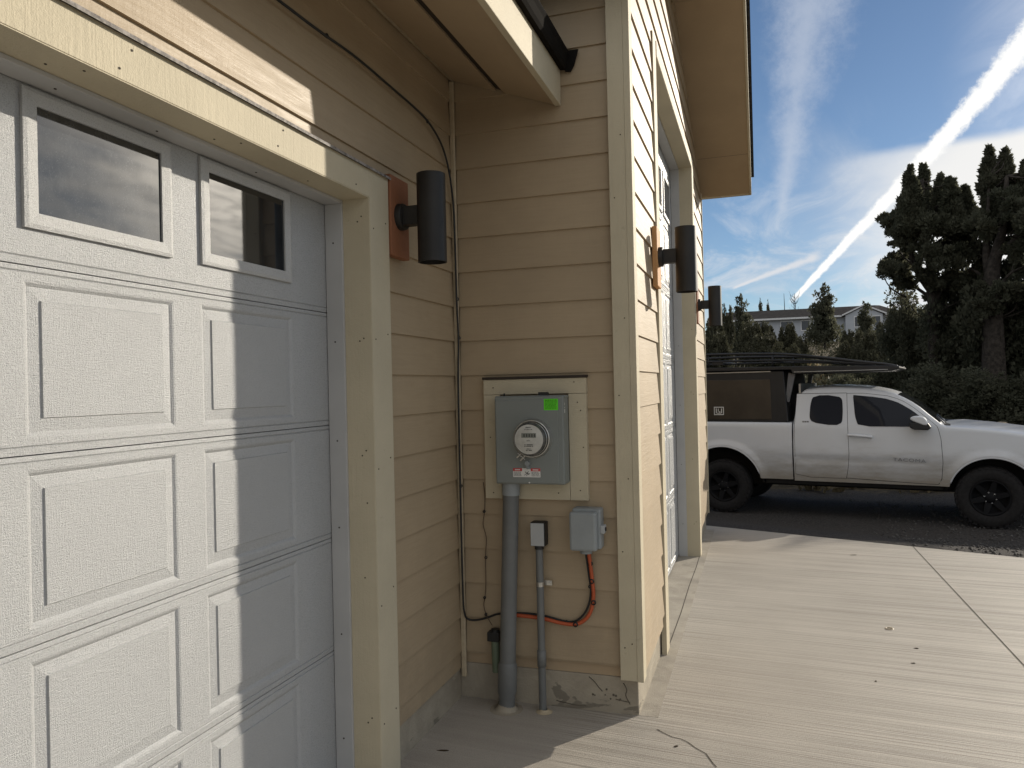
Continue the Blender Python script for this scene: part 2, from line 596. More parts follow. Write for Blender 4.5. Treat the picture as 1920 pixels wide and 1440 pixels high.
def mk_glass(name, base=(0.012, 0.014, 0.016), dust=0.0, rough=0.03, spec=1.0):
    m, n, b, co = principled(name, rough, spec)
    b.inputs['Base Color'].default_value = (*base, 1)
    if dust:
        f = n.math('MULTIPLY', n.ramp(n.noise(n.mapping(co, (9, 9, 5)), 1.0, 7, 0.7), 0.35, 0.75), dust)
        d2 = n.math('MULTIPLY', n.ramp(n.noise(co, 240, 2, 0.6), 0.55, 0.75), dust * 0.8)
        ff = n.math('ADD', f, d2, clamp=True)
        n.put(b.inputs['Base Color'], n.mix(ff, base, (0.30, 0.31, 0.31)))
        n.put(b.inputs['Roughness'], n.math('ADD', rough, n.math('MULTIPLY', ff, 0.25)))
    return m


def mk_paint(name, base, rough=0.32, dirt=0.0):
    """vehicle paint with road dust low on the sides (object z up from the ground)"""
    m, n, b, co = principled(name, rough, 0.5)
    b.inputs['Coat Weight'].default_value = 0.35
    b.inputs['Coat Roughness'].default_value = 0.12
    c = n.mix(n.ramp(n.noise(co, 3, 4, 0.6), 0.3, 0.7), tuple(x * 0.97 for x in base), base)
    if dirt:
        sep = n.node('ShaderNodeSeparateXYZ')
        n.l.new(co, sep.inputs[0])
        nz = n.noise(n.mapping(co, (1.2, 1.2, 4)), 2.0, 6, 0.7)
        g = n.ramp(n.math('ADD', sep.outputs[2], n.math('MULTIPLY', n.math('SUBTRACT', nz, 0.5), 0.7)), 1.05, 0.40)
        g = n.math('MULTIPLY', g, dirt)
        c = n.mix(g, c, (0.26, 0.22, 0.16))
        n.put(b.inputs['Roughness'], n.math('ADD', rough, n.math('MULTIPLY', g, 0.5)))
    n.put(b.inputs['Base Color'], c)
    return m


def mk_leaf(name, dark, lite, trans=0.12):
    m, n, b, co = principled(name, 0.75, 0.2)
    f = n.noise(co, 1.3, 4, 0.7)
    f2 = n.noise(co, 14, 2, 0.6)
    c = n.mix(n.ramp(f, 0.35, 0.65), dark, lite)
    c = n.mix(n.math('MULTIPLY', n.ramp(f2, 0.55, 0.7), 0.5), c, tuple(x * 1.5 for x in lite))
    n.put(b.inputs['Base Color'], c)
    tr = n.node('ShaderNodeBsdfTranslucent')
    n.put(tr.inputs['Color'], c)
    mx = n.node('ShaderNodeMixShader')
    mx.inputs[0].default_value = trans
    n.l.new(b.outputs[0], mx.inputs[1])
    n.l.new(tr.outputs[0], mx.inputs[2])
    n.l.new(mx.outputs[0], n.n['Material Output'].inputs[0])
    return m


SID = (0.378, 0.292, 0.188)
TRM = (0.51, 0.45, 0.325)
M = dict(
    siding_y=mk_siding('tan_siding_along_y', SID, 1),
    siding_x=mk_siding('tan_siding_along_x', SID, 0),
    trim_y=mk_trim('cream_trim_along_y', TRM, 1),
    trim_x=mk_trim('cream_trim_along_x', TRM, 0),
    trim_z=mk_trim('cream_trim_upright', TRM, 2),
    soffit=simple('tan_soffit', (0.37, 0.28, 0.18), 0.7, 0.3, var=0.06, scale=2.0, bump=0.0006, bscale=150),
    door=mk_door('white_door_skin', (0.385, 0.39, 0.39), 1),
    vinyl=simple('white_vinyl', (0.43, 0.43, 0.425), 0.45, 0.45, var=0.05, scale=4),
    frame=mk_door('white_window_frame', (0.45, 0.45, 0.44), 1),
    gap=simple('dark_gap', (0.06, 0.06, 0.058), 0.9, 0.1),
    nail=simple('nail_spot', (0.06, 0.05, 0.04), 0.8, 0.2),
    caulk=simple('cream_caulk', (0.42, 0.35, 0.24), 0.5, 0.4, var=0.12, scale=20),
    metal_dark=simple('dark_bronze_metal', (0.018, 0.0165, 0.015), 0.5, 0.35, var=0.2, scale=8),
    gutter=simple('black_gutter', (0.014, 0.0125, 0.011), 0.9, 0.02),
    flash=simple('drip_cap_metal', (0.22, 0.20, 0.185), 0.7, 0.25, var=0.5, scale=60),
    vent=simple('vent_strip', (0.035, 0.026, 0.02), 0.7, 0.3),
    shingle=simple('dark_shingles', (0.035, 0.033, 0.032), 0.9, 0.2, var=0.5, scale=40, bump=0.004, bscale=80),
    glass=mk_glass('dusty_pane', dust=0.10),
    glass2=mk_glass('clear_pane', dust=0.05),
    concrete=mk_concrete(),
    joint=simple('joint_groove', (0.09, 0.078, 0.065), 0.9, 0.1, var=0.3, scale=30),
    edge=mk_smooth_concrete('smooth_edge_concrete', (0.36, 0.325, 0.27), 0.25),
    stem=mk_smooth_concrete('stem_wall_concrete', (0.33, 0.29, 0.225), 0.75),
    stain=simple('damp_stain', (0.11, 0.095, 0.075), 0.9, 0.1, var=0.3, scale=14),
    ground=mk_ground(),
    grey_box=simple('grey_box_enamel', (0.185, 0.200, 0.188), 0.5, 0.45, var=0.05, scale=5, bump=0.0002, bscale=300),
    grey_pvc=simple('grey_conduit', (0.135, 0.139, 0.136), 0.45, 0.45, var=0.10, scale=7),
    grey_pale=simple('pale_grey_fitting', (0.25, 0.27, 0.275), 0.42, 0.45, var=0.06),
    grey_plate=simple('grey_cover_plate', (0.36, 0.37, 0.37), 0.5, 0.4, var=0.05),
    black=simple('black_plastic', (0.014, 0.014, 0.014), 0.5, 0.4),
    steel=simple('galvanised_ring', (0.50, 0.49, 0.46), 0.32, 0.5, metal=0.9, var=0.15, scale=20),
    face=simple('meter_face_white', (0.46, 0.45, 0.41), 0.5, 0.4, var=0.10, scale=30),
    lcd=simple('meter_display', (0.16, 0.17, 0.145), 0.3, 0.5),
    dark_glass=simple('meter_glass_side', (0.085, 0.085, 0.08), 0.12, 0.6, var=0.4, scale=25),
    ink=simple('printed_ink', (0.07, 0.07, 0.065), 0.7, 0.2),
    sticker=simple('fluorescent_green_sticker', (0.10, 0.62, 0.012), 0.5, 0.4, var=0.05),
    sticker_ink=simple('green_sticker_print', (0.05, 0.26, 0.012), 0.6, 0.3),
    red=simple('red_label', (0.45, 0.05, 0.05), 0.5, 0.4),
    white=simple('white_label', (0.62, 0.61, 0.58), 0.5, 0.4, var=0.05),
    orange=simple('orange_duct', (0.42, 0.085, 0.03), 0.5, 0.4),
    brown=simple('brown_wire', (0.085, 0.06, 0.04), 0.6, 0.3),
    cedar=mk_trim('red_cedar_block', (0.27, 0.115, 0.060), 2),
    pine=mk_trim('weathered_block', (0.55, 0.30, 0.13), 2),
    green_pipe=simple('pale_green_pipe', (0.12, 0.15, 0.10), 0.5, 0.4),
    paint=mk_paint('white_truck_paint', (0.60, 0.615, 0.64), 0.32, 0.85),
    paint_clean=mk_paint('white_roof_paint', (0.62, 0.635, 0.66), 0.3),
    tint=mk_glass('tinted_car_glass', (0.022, 0.024, 0.030), rough=0.02, spec=0.14),
    tyre=simple('tyre_rubber', (0.018, 0.017, 0.017), 0.85, 0.25, var=0.25, scale=30),
    rim=simple('black_wheel', (0.006, 0.006, 0.007), 0.7, 0.2),
    lug=simple('bright_lug', (0.45, 0.45, 0.46), 0.25, 0.5, metal=1.0),
    seam=simple('shut_line', (0.03, 0.03, 0.03), 0.8, 0.1),
    under=simple('underbody', (0.014, 0.013, 0.012), 0.85, 0.2),
    shell=simple('black_camper_frame', (0.016, 0.016, 0.017), 0.5, 0.4),
    shell_panel=simple('brown_camper_panel', (0.040, 0.031, 0.022), 0.42, 0.45, var=0.2, scale=3),
    alu=simple('grey_aluminium', (0.34, 0.35, 0.36), 0.4, 0.5, metal=0.7),
    canvas=simple('grey_canvas', (0.16, 0.16, 0.165), 0.8, 0.2),
    badge=simple('dark_badge', (0.22, 0.22, 0.225), 0.4, 0.5),
    lamp=simple('lamp_lens', (0.55, 0.55, 0.55), 0.1, 0.6),
    redlamp=simple('red_lens', (0.30, 0.02, 0.02), 0.15, 0.6),
    bark=simple('juniper_bark', (0.042, 0.035, 0.029), 0.9, 0.2, var=0.45, scale=12, bump=0.02, bscale=25),
    leaf=mk_leaf('juniper_foliage', (0.058, 0.062, 0.040), (0.118, 0.118, 0.080), 0.5),
    leaf2=mk_leaf('hillside_foliage', (0.050, 0.050, 0.032), (0.095, 0.092, 0.056), 0.2),
    leaf3=mk_leaf('sage_foliage', (0.060, 0.060, 0.036), (0.115, 0.105, 0.066)),
    dry=mk_leaf('dry_grass', (0.15, 0.115, 0.06), (0.27, 0.215, 0.125), 0.25),
    house_wall=simple('pale_blue_siding', (0.40, 0.42, 0.45), 0.7, 0.3, var=0.06, scale=0.5),
    house_trim=simple('far_white_trim', (0.62, 0.62, 0.62), 0.6, 0.3),
    house_roof=simple('far_brown_roof', (0.050, 0.043, 0.038), 0.9, 0.2, var=0.3, scale=2),
    house_glass=simple('far_window', (0.03, 0.035, 0.045), 0.15, 0.5),
    stone=simple('grey_gravel', (0.085, 0.08, 0.075), 0.9, 0.2, var=0.5, scale=30),
    leaf_dry=simple('dead_leaf', (0.05, 0.035, 0.02), 0.8, 0.2),
    rock=simple('pale_boulder', (0.34, 0.28, 0.20), 0.9, 0.2, var=0.4, scale=5, bump=0.03, bscale=9),
)

# ------------------------------------------------------------------ ground, driveway
def edge_y(x):
    return 8.53 - 0.373 * x


def smoothstep(a, b, x):
    t = np.clip((x - a) / (b - a), 0, 1)
    return t * t * (3 - 2 * t)


def ground_z(x, y):
    x = np.asarray(x, float)
    y = np.asarray(y, float)
    s = (y - np.clip(edge_y(np.clip(x, -2, 7)), 0, 20)) * 0.937
    z = np.where(s < -0.06, -0.16, -0.02 - 0.28 * smoothstep(0.0, 2.3, s))
    d = np.maximum(y - 15.0, 0)
    z = z + 0.075 * np.minimum(d, 105) * smoothstep(0, 12, d)
    bumps = 0.10 * np.sin(x * 0.35 + 1) * np.sin(y * 0.27) + 0.18 * np.sin(x * 0.12 + y * 0.08)
    return z + bumps * smoothstep(16, 30, y)


def gz(x, y):
    return float(ground_z(x, y))


def build_ground():
    xs = np.concatenate([np.linspace(-500, -40, 20), np.linspace(-35, -10, 15), np.linspace(-9, 16, 126), np.linspace(17, 60, 30), np.linspace(70, 500, 22)])
    ys = np.concatenate([np.linspace(-300, -12, 12), np.linspace(-10, 4, 15), np.linspace(4.5, 18, 109), np.linspace(19, 60, 42), np.linspace(64, 150, 30), np.linspace(170, 900, 12)])
    X, Y = np.meshgrid(xs, ys)
    Z = ground_z(X, Y)
    V = np.stack([X, Y, Z], -1).reshape(-1, 3)
    nx, ny = len(xs), len(ys)
    i = np.arange(ny - 1)[:, None] * nx + np.arange(nx - 1)[None, :]
    F = np.stack([i, i + 1, i + nx + 1, i + nx], -1).reshape(-1, 4)
    o = np_mesh('ground', V, F, M['ground'])
    tag(o, kind='structure')
    for p in o.data.polygons:
        p.use_smooth = True


build_ground()

# driveway: a slab with a tooled strip along the house, saw joints and a crack
mb = MB()
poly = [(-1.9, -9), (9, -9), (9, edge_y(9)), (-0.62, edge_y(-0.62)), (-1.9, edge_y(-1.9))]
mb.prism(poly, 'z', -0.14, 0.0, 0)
# smooth tooled strip beside the wall
mb.box(-0.80, -0.497, 3.665, 8.52, -0.01, 0.0008, 1)


def groove(pts, w, mi=2, z=0.0016):
    for (a, b) in zip(pts[:-1], pts[1:]):
        d = Vector((b[0] - a[0], b[1] - a[1], 0)).normalized()
        nrm = Vector((-d.y, d.x, 0)) * w / 2
        mb.quad((a[0] + nrm.x, a[1] + nrm.y, z), (a[0] - nrm.x, a[1] - nrm.y, z), (b[0] - nrm.x, b[1] - nrm.y, z), (b[0] + nrm.x, b[1] + nrm.y, z), mi)


groove([(1.352, -2), (1.356, edge_y(1.356))], 0.007)
groove([(-0.2, 5.62), (0.3, 5.57), (0.9, 5.50), (1.30, 5.45)], 0.0025)
groove([(-0.56, 4.72), (-0.555, 5.4), (-0.561, 6.1), (-0.556, 6.75), (-0.56, 7.2)], 0.006)
groove([(-0.486, 3.540), (-0.46, 3.515), (-0.41, 3.478), (-0.37, 3.470), (-0.338, 3.447), (-0.30, 3.40), (-0.255, 3.362), (-0.22, 3.28), (-0.205, 3.255)], 0.005)
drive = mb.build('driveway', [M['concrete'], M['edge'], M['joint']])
tag(drive, kind='structure')

# ------------------------------------------------------------------ the house
HX = -1.488          # butt plane of the recessed wall
BY = 3.644           # butt plane of the meter wall
CX = -0.560          # butt plane of the projecting wall
CEND = 8.58
ZB = 1.667           # a butt line; courses of 0.1778 m up and down from it
EXP = 0.1778
house = thing('house', (-1.488, 3.644, 0), 'tan lap-sided house with cream trim, two white garage doors and dark eaves beside the driveway', 'house')


def soffit_c(y):      # underside of the projecting gable's rake overhang
    return 3.68 + 0.371 * (8.6 - abs(y - 6.1) - 6.1) if False else 3.68 + 0.371 * (2.5 - abs(y - 6.1))


def siding(name, plane, base, u0, u1, zlo, zhi, openings, mat, label, top=None):
    """lap boards. plane 'x': wall x=base facing +x, u = y; plane 'y': wall y=base facing -y, u = x"""
    mb = MB()
    jr = random.Random(5)

    def P(u, off, z):
        return (base - off, u, z) if plane == 'x' else (u, base + off, z)
    k0 = math.floor((zlo - ZB) / EXP)
    k1 = math.ceil((zhi - ZB) / EXP)
    for k in range(k0, k1):
        za, zb = max(ZB + k * EXP, zlo), min(ZB + (k + 1) * EXP, zhi)
        if zb - za < 0.004:
            continue
        cuts = sorted({za, zb} | {z for o in openings for z in (o[2], o[3]) if za < z < zb})
        for a, b in zip(cuts[:-1], cuts[1:]):
            spans = [(u0, u1)]
            if top is not None:
                ys = [u for u in np.linspace(u0, u1, 240) if top(u) > a + 0.01]
                if not ys:
                    continue
                spans = [(min(ys), max(ys))]
            for o in openings:
                if o[2] < b - 1e-6 and o[3] > a + 1e-6:
                    ns = []
                    for s in spans:
                        if o[1] <= s[0] or o[0] >= s[1]:
                            ns.append(s)
                            continue
                        if s[0] < o[0]:
                            ns.append((s[0], o[0]))
                        if o[1] < s[1]:
                            ns.append((o[1], s[1]))
                    spans = ns
            ta, tb = (a - (ZB + k * EXP)) / EXP, (b - (ZB + k * EXP)) / EXP
            oa, ob = 0.011 * ta, 0.011 * tb
            for s in spans:
                n = max(1, int((s[1] - s[0]) / 0.25))
                us = np.linspace(s[0], s[1], n + 1)
                wob = [jr.uniform(-0.0008, 0.0008) for _ in us]
                for i in range(n):
                    p = [P(us[i], oa + wob[i], a), P(us[i + 1], oa + wob[i + 1], a), P(us[i + 1], ob, b), P(us[i], ob, b)]
                    q = [P(us[i], 0.022, a), P(us[i + 1], 0.022, a)]
                    mb.add(p + q, [(0, 1, 2, 3), (4, 5, 1, 0)], 0)
                for u in (s[0], s[1]):
                    mb.add([P(u, oa, a), P(u, ob, b), P(u, 0.022, b), P(u, 0.022, a)], [(0, 1, 2, 3)], 0)
    return mb.build(name, mat, house, label=label)


AY0, AY1 = -2.30, 2.702          # door opening along y
AZ1 = 2.372                      # head of the opening
siding('siding', 'x', HX, -4.2, BY - 0.002, 0.16, 3.30, [(AY0 - 0.166, AY1 + 0.166, -1, 2.492)], M['siding_y'], 'tan siding of the recessed garage wall, partly in sun')
siding('siding', 'y', BY, HX + 0.02, -0.665, 0.232, 3.62, [], M['siding_x'], 'shaded tan siding behind the meter')
CY0, CY1, CZ1 = 4.665, 7.17, 3.60
CZT = 3.695
siding('siding', 'x', CX, 3.70, CEND, 0.175, 4.65, [(CY0 - 0.145, CY1 + 0.165, -1, CZT)], M['siding_y'], 'sunlit tan siding round the tall garage door', top=soffit_c)

# solid wall cores behind the boards
mb = MB()
mb.box(-1.62, -1.5115, AY1 + 0.03, BY + 0.02, 0.02, 3.30)
mb.box(-1.62, -1.5115, AY0 - 0.03, AY1 + 0.03, AZ1 + 0.03, 3.30)
mb.box(-1.62, -1.5115, -4.2, AY0 - 0.03, 0.02, 3.30)
mb.box(-6.0, -0.5835, BY + 0.0235, BY + 0.15, 0.18, 3.62)
mb.box(-0.74, -0.5835, BY + 0.15, CY0 - 0.03, 0.18, 4.0)
mb.box(-0.74, -0.5835, CY1 + 0.03, CEND - 0.02, 0.18, 4.0)
mb.box(-0.74, -0.5835, CY0 - 0.03, CY1 + 0.03, CZ1 + 0.03, 4.0)
mb.box(-6.0, -0.74, CEND - 0.2, CEND - 0.02, 0.18, 3.9)
mb.box(-6.0, -5.9, -4.2, CEND - 0.2, 0.02, 3.3)
mb.box(-5.9, -1.62, -4.2, -4.1, 0.02, 3.3)
mb.build('wall_core', M['soffit'], house)

# stem wall (foundation)
for i, q in enumerate(((-5.9, -0.588, 3.664, 4.55, -0.05, 0.178), (-0.80, -0.588, 7.34, CEND - 0.03, -0.05, 0.174), (-1.60, -1.507, 2.875, 3.66, -0.05, 0.165), (-1.60, -1.507, -4.2, AY0 - 0.17, -0.05, 0.165))):
    mb = MB()
    mb.box(*q)
    mb.build('foundation', M['stem'], house, bevel=0.006, label='rough grey stem wall with smeared mortar under the meter' if i == 0 else None)

# doors' casings, jambs, weather seals
def nails(mb, pts, nrm, mi, r=0.0032):
    for p in pts:
        p = Vector(p)
        mb.cyl(p, p + Vector(nrm) * 0.0016, r, n=8, mi=mi, smooth=False)


mb = MB()
mb.box(HX - 0.022, -1.465, AY1 + 0.003, AY1 + 0.166, 0.0, 2.49)               # right board
mb.box(HX - 0.022, -1.465, AY0 - 0.166, AY0 - 0.003, 0.0, 2.49)
mb.box(HX - 0.022, -1.465, AY0 - 0.003, AY1 + 0.003, AZ1 + 0.003, 2.488)      # head board
nr = random.Random(2)
nails(mb, [(-1.465, AY1 + 0.03 + 0.105 * (i % 2), z + nr.uniform(-.02, .02)) for i, z in enumerate((0.24, 0.26, 0.75, 0.80, 1.27, 1.31, 1.80, 1.84, 2.25, 2.29))], (1, 0, 0), 1)
nails(mb, [(-1.465, y, 2.40 + 0.06 * (i % 2)) for i, y in enumerate((-1.2, -1.1, -0.2, -0.1, 0.85, 0.93, 1.46, 1.50, 2.10, 2.13, 2.60))], (1, 0, 0), 1)
mb.build('door_casing', [M['trim_z'], M['nail']], house, bevel=0.003, label='cream boards round the near garage door')
mb = MB()
mb.box(-1.655, -1.467, AY1, AY1 + 0.0028, 0.0, AZ1)
mb.box(-1.655, -1.467, AY0 - 0.0028, AY0, 0.0, AZ1)
mb.box(-1.655, -1.467, AY0, AY1, AZ1, AZ1 + 0.0028)
mb.box(-1.655, -1.5, AY1 + 0.0028, AY1 + 0.03, 0.0, AZ1)
nails(mb, [(-1.52 + 0.018 * (i % 2), AY1, z) for i, z in enumerate((0.27, 0.29, 0.85, 1.15, 1.34, 1.36, 1.80, 1.81, 2.28, 2.30))], (0, -1, 0), 1)
nails(mb, [(-1.50 - 0.05 * (i % 2), y, AZ1) for i, y in enumerate((0.3, 0.5, 1.05, 1.33, 1.39, 1.9, 1.96, 2.4))], (0, 0, -1), 1)
mb.build('door_jamb', [M['trim_z'], M['nail']], house, label='cream jamb of the near garage door')
mb = MB()
mb.box(-1.6615, -1.585, AY1 - 0.013, AY1 - 0.0005, 0.0, AZ1 - 0.014)
mb.box(-1.6615, -1.585, AY0 + 0.0005, AY0 + 0.013, 0.0, AZ1 - 0.014)
mb.box(-1.6615, -1.585, AY0 + 0.0005, AY1 - 0.0005, AZ1 - 0.0135, AZ1 - 0.0005)
nails(mb, [(-1.625, AY1 - 0.013, z) for z in (0.20, 0.62, 1.05, 1.40, 1.80, 2.2)], (0, -1, 0), 1, 0.0036)
nails(mb, [(-1.625, y, AZ1 - 0.0135) for y in (0.4, 0.95, 1.42, 1.75, 2.2)], (0, 0, -1), 1, 0.0036)
mb.build('weather_seal', [M['vinyl'], M['nail']], house, bevel=0.002, label='white vinyl stop round the near garage door')
mb = MB()
mb.box(HX - 0.02, -1.452, AY0 - 0.17, AY1 + 0.17, 2.4905, 2.4935)
mb.box(-1.4535, -1.452, AY0 - 0.17, AY1 + 0.17, 2.483, 2.4905)
mb.build('drip_cap', M['flash'], house, label='thin bright metal drip cap over the near garage door')

# casing of the tall door
mb = MB()
mb.box(CX - 0.022, -0.552, CY0 - 0.143, CY0 - 0.003, 0.0, CZT)
mb.box(CX - 0.022, -0.547, CY1 + 0.003, CY1 + 0.163, 0.0, CZT)
mb.box(CX - 0.022, -0.547, CY0 - 0.003, CY1 + 0.003, CZ1 + 0.003, CZT - 0.002)
nails(mb, [(-0.547, CY1 + 0.03 + 0.1 * (i % 2), z) for i, z in enumerate((0.3, 0.34, 1.0, 1.05, 1.7, 1.75, 2.4, 2.45))], (1, 0, 0), 1)
mb.build('door_casing', [M['trim_z'], M['nail']], house, bevel=0.003, label='cream boards round the tall garage door')
mb = MB()
mb.box(-0.735, -0.549, CY1, CY1 + 0.0028, 0.0, CZ1)
mb.box(-0.735, -0.554, CY0 - 0.0028, CY0, 0.0, CZ1)
mb.box(-0.735, -0.549, CY0, CY1, CZ1, CZ1 + 0.0028)
mb.box(-0.735, -0.59, CY1 + 0.0028, CY1 + 0.03, 0.0, CZ1)
nails(mb, [(-0.60 + 0.02 * (i % 2), CY1, z) for i, z in enumerate((0.3, 0.32, 0.9, 1.5, 1.52, 2.1, 2.6))], (0, -1, 0), 1)
mb.build('door_jamb', [M['trim_z'], M['nail']], house, label='cream jamb of the tall garage door')
mb = MB()
mb.box(-0.742, -0.665, CY1 - 0.013, CY1 - 0.0005, 0.0, CZ1 - 0.014)
mb.box(-0.742, -0.665, CY0 + 0.0005, CY0 + 0.013, 0.0, CZ1 - 0.014)
mb.box(-0.742, -0.665, CY0 + 0.0005, CY1 - 0.0005, CZ1 - 0.0135, CZ1 - 0.0005)
nails(mb, [(-0.70, CY1 - 0.013, z) for z in (0.3, 0.85, 1.4, 1.95)], (0, -1, 0), 1, 0.0036)
mb.build('weather_seal', [M['vinyl'], M['nail']], house, bevel=0.002, label='white vinyl stop round the tall garage door')


def door_section(mb, X, y0, y1, z0, z1, panels, glazed):
    """one section facing +x at plane X. panels: list of (ya, yb)"""
    za, zb = z0 + 0.041, z1 - 0.036
    g = 0.0035

    def F(pts, mi=0):
        mb.add([(X + o, y, z) for (y, z, o) in pts], [tuple(range(len(pts)))], mi)
    # edges with a groove each
    prof = [(z0 + 0.0012, -0.008), (z0 + 0.0016, -0.001), (z0 + 0.018, 0.0), (z0 + 0.0205, -g), (z0 + 0.024, 0.0), (za, 0.0)]
    prof2 = [(zb, 0.0), (z1 - 0.019, 0.0), (z1 - 0.0165, -g), (z1 - 0.013, 0.0), (z1 - 0.0016, -0.001), (z1 - 0.0012, -0.008)]
    for pr in (prof, prof2):
        for (a, oa), (b, ob) in zip(pr[:-1], pr[1:]):
            F([(y0, a, oa), (y1, a, oa), (y1, b, ob), (y0, b, ob)])
    F([(y0, z1 - 0.0012, -0.008), (y1, z1 - 0.0012, -0.008), (y1, z1 + 0.0012, -0.008), (y0, z1 + 0.0012, -0.008)], 1)
    u = y0
    for (pa, pb) in panels:
        F([(u, za, 0), (pa, za, 0), (pa, zb, 0), (u, zb, 0)])
        if glazed:
            F([(pa, za, 0), (pb, za, 0), (pb, zb, 0), (pa, zb, 0)])
        else:
            rings = [(0.0, 0.0), (0.006, -0.0015), (0.014, -0.0070), (0.046, -0.0030), (0.0480, 0.0008)]
            R_ = []
            for ins, off in rings:
                R_.append([(pa + ins, za + ins, off), (pb - ins, za + ins, off), (pb - ins, zb - ins, off), (pa + ins, zb - ins, off)])
            for A, B in zip(R_[:-1], R_[1:]):
                for i in range(4):
                    j = (i + 1) % 4
                    F([A[i], A[j], B[j], B[i]])
            F(R_[-1])
        u = pb
    F([(u, za, 0), (y1, za, 0), (y1, zb, 0), (u, zb, 0)])


def garage_door(X, y0, y1, zs, first, pitch, pw, glazed_row, label, gz0, gz1, glass_mats):
    door = sub_empty('garage_door', house, label)
    panels = []
    y = first
    while y > y0 + 0.02:
        if y + pw < y1:
            panels.append((y, y + pw))
        y -= pitch
    panels = sorted(panels)
    for i, (a, b) in enumerate(zip(zs[:-1], zs[1:])):
        mb = MB()
        door_section(mb, X, y0, y1, a, b, panels, i == glazed_row)
        mb.build('door_section', [M['door'], M['gap']], door)
    for i, (pa, pb) in enumerate(panels):
        fa, fb = pa, pa + 0.445 if pw > 0.46 else pb
        if pw > 0.46:
            fb = pb - 0.008
        mb = MB()
        w = 0.039
        z0, z1 = gz0, gz1
        o = [(fa, z0), (fb, z0), (fb, z1), (fa, z1)]
        ii = [(fa + w, z0 + w), (fb - w, z0 + w), (fb - w, z1 - w), (fa + w, z1 - w)]
        m_ = [(fa + 0.010, z0 + 0.010), (fb - 0.010, z0 + 0.010), (fb - 0.010, z1 - 0.010), (fa + 0.010, z1 - 0.010)]
        for A, oa, B, ob in ((o, 0.001, o, 0.010), (o, 0.010, m_, 0.013), (m_, 0.013, ii, 0.009), (ii, 0.009, ii, 0.0025)):
            for k in range(4):
                j = (k + 1) % 4
                mb.add([(X + oa, *A[k]), (X + oa, *A[j]), (X + ob, *B[j]), (X + ob, *B[k])], [(0, 1, 2, 3)])
        mb.build('window_frame', M['frame'], door)
        mb = MB()
        mb.quad((X + 0.003, ii[0][0], ii[0][1]), (X + 0.003, ii[1][0], ii[1][1]), (X + 0.003, ii[2][0], ii[2][1]), (X + 0.003, ii[3][0], ii[3][1]))
        last = i == len(panels) - 1
        mb.build('window_pane', glass_mats[1] if last else glass_mats[0], door)
    mb = MB()
    mb.box(X - 0.05, X - 0.013, y0, y1, 0.02, zs[-1])
    mb.build('door_back', M['gap'], door)
    return door


zA = [0.012, 0.549, 1.006, 1.463, 1.920, 2.377]
garage_door(-1.664, AY0 + 0.004, AY1 + 0.022, zA, 1.962, 0.607, 0.490, 4, 'near white raised-panel garage door with a row of windows', 2.010, 2.350, (M['glass'], M['glass2']))
zC = [0.012 + i * 0.5995 for i in range(7)]
garage_door(-0.745, CY0 - 0.02, CY1 + 0.02, zC, CY1 - 0.62, 0.607, 0.490, 5, 'tall white raised-panel garage door in the projecting wall', 3.03, 3.42, (M['glass2'], M['glass2']))

# corner boards
mb = MB()
mb.box(-0.664, -0.584, 3.614, BY + 0.02, 0.183, 3.70)
nails(mb, [(-0.64 + 0.035 * (i % 2), 3.614, z) for i, z in enumerate((0.34, 0.36, 0.80, 1.15, 1.55, 1.92, 2.5, 2.8))], (0, -1, 0), 1)
mb.box(-0.5835, -0.553, 3.6125, 3.699, 0.180, 4.10)
mb.build('corner_board', [M['trim_z'], M['nail']], house, bevel=0.0025, label='cream corner boards between shaded and sunlit siding')
mb = MB()
mb.box(HX - 0.005, -1.466, 3.624, BY - 0.001, 0.115, 3.19)
mb.build('corner_bead', M['caulk'], house, bevel=0.006, label='slim cream strip in the inner corner')
mb = MB()
mb.box(-0.75, -0.553, CEND + 0.001, CEND + 0.03, 0.17, 3.74)
mb.build('corner_board', M['trim_z'], house, bevel=0.0025)

# low eave over the near door: soffit, vent strip, fascia, gutter, shingles
EY0, EY1 = -5.0, BY - 0.003


def slope_a(x):                 # underside of the low roof
    return 3.197 - 0.367 * (x + 1.478)


mb = MB()
for (xa, xb, mi, dz) in ((-1.56, -1.238, 0, 0), (-1.238, -1.196, 1, 0.012), (-1.196, -0.931, 0, 0)):
    mb.prism([(xa, slope_a(xa) + dz), (xb, slope_a(xb) + dz), (xb, slope_a(xb) + 0.03), (xa, slope_a(xa) + 0.03)], 'y', EY0, EY1, mi)
mb.build('soffit', [M['soffit'], M['vent']], house, label='tan soffit with a dark vent strip under the low eave')
mb = MB()
mb.tube([(-1.474, EY0, 3.193), (-1.474, EY1, 3.193)], 0.006, n=8, sub=1)
mb.build('caulk_line', M['caulk'], house)
mb = MB()
mb.box(-0.930, -0.900, EY0, EY1 - 0.001, 2.988, 3.165)
mb.build('fascia', M['trim_y'], house, bevel=0.003, label='cream fascia board of the low eave')
mb = MB()
gp = [(-0.898, 3.158), (-0.872, 3.156), (-0.862, 3.172), (-0.858, 3.214), (-0.850, 3.232), (-0.850, 3.242), (-0.858, 3.242), (-0.862, 3.228), (-0.868, 3.180), (-0.876, 3.164), (-0.893, 3.165), (-0.893, 3.258), (-0.898, 3.258)]
mb.prism(gp, 'y', EY0, EY1 - 0.02)
mb.prism(gp[:6] + [(-0.898, 3.258)], 'y', EY1 - 0.02, EY1 - 0.012)
mb.prism([(-0.872, 3.150), (-0.846, 3.146), (-0.828, 3.176), (-0.806, 3.250), (-0.866, 3.252)], 'y', EY1 - 0.0118, EY1 - 0.002)
mb.build('gutter', M['gutter'], house, label='black metal gutter along the low eave')
mb = MB()
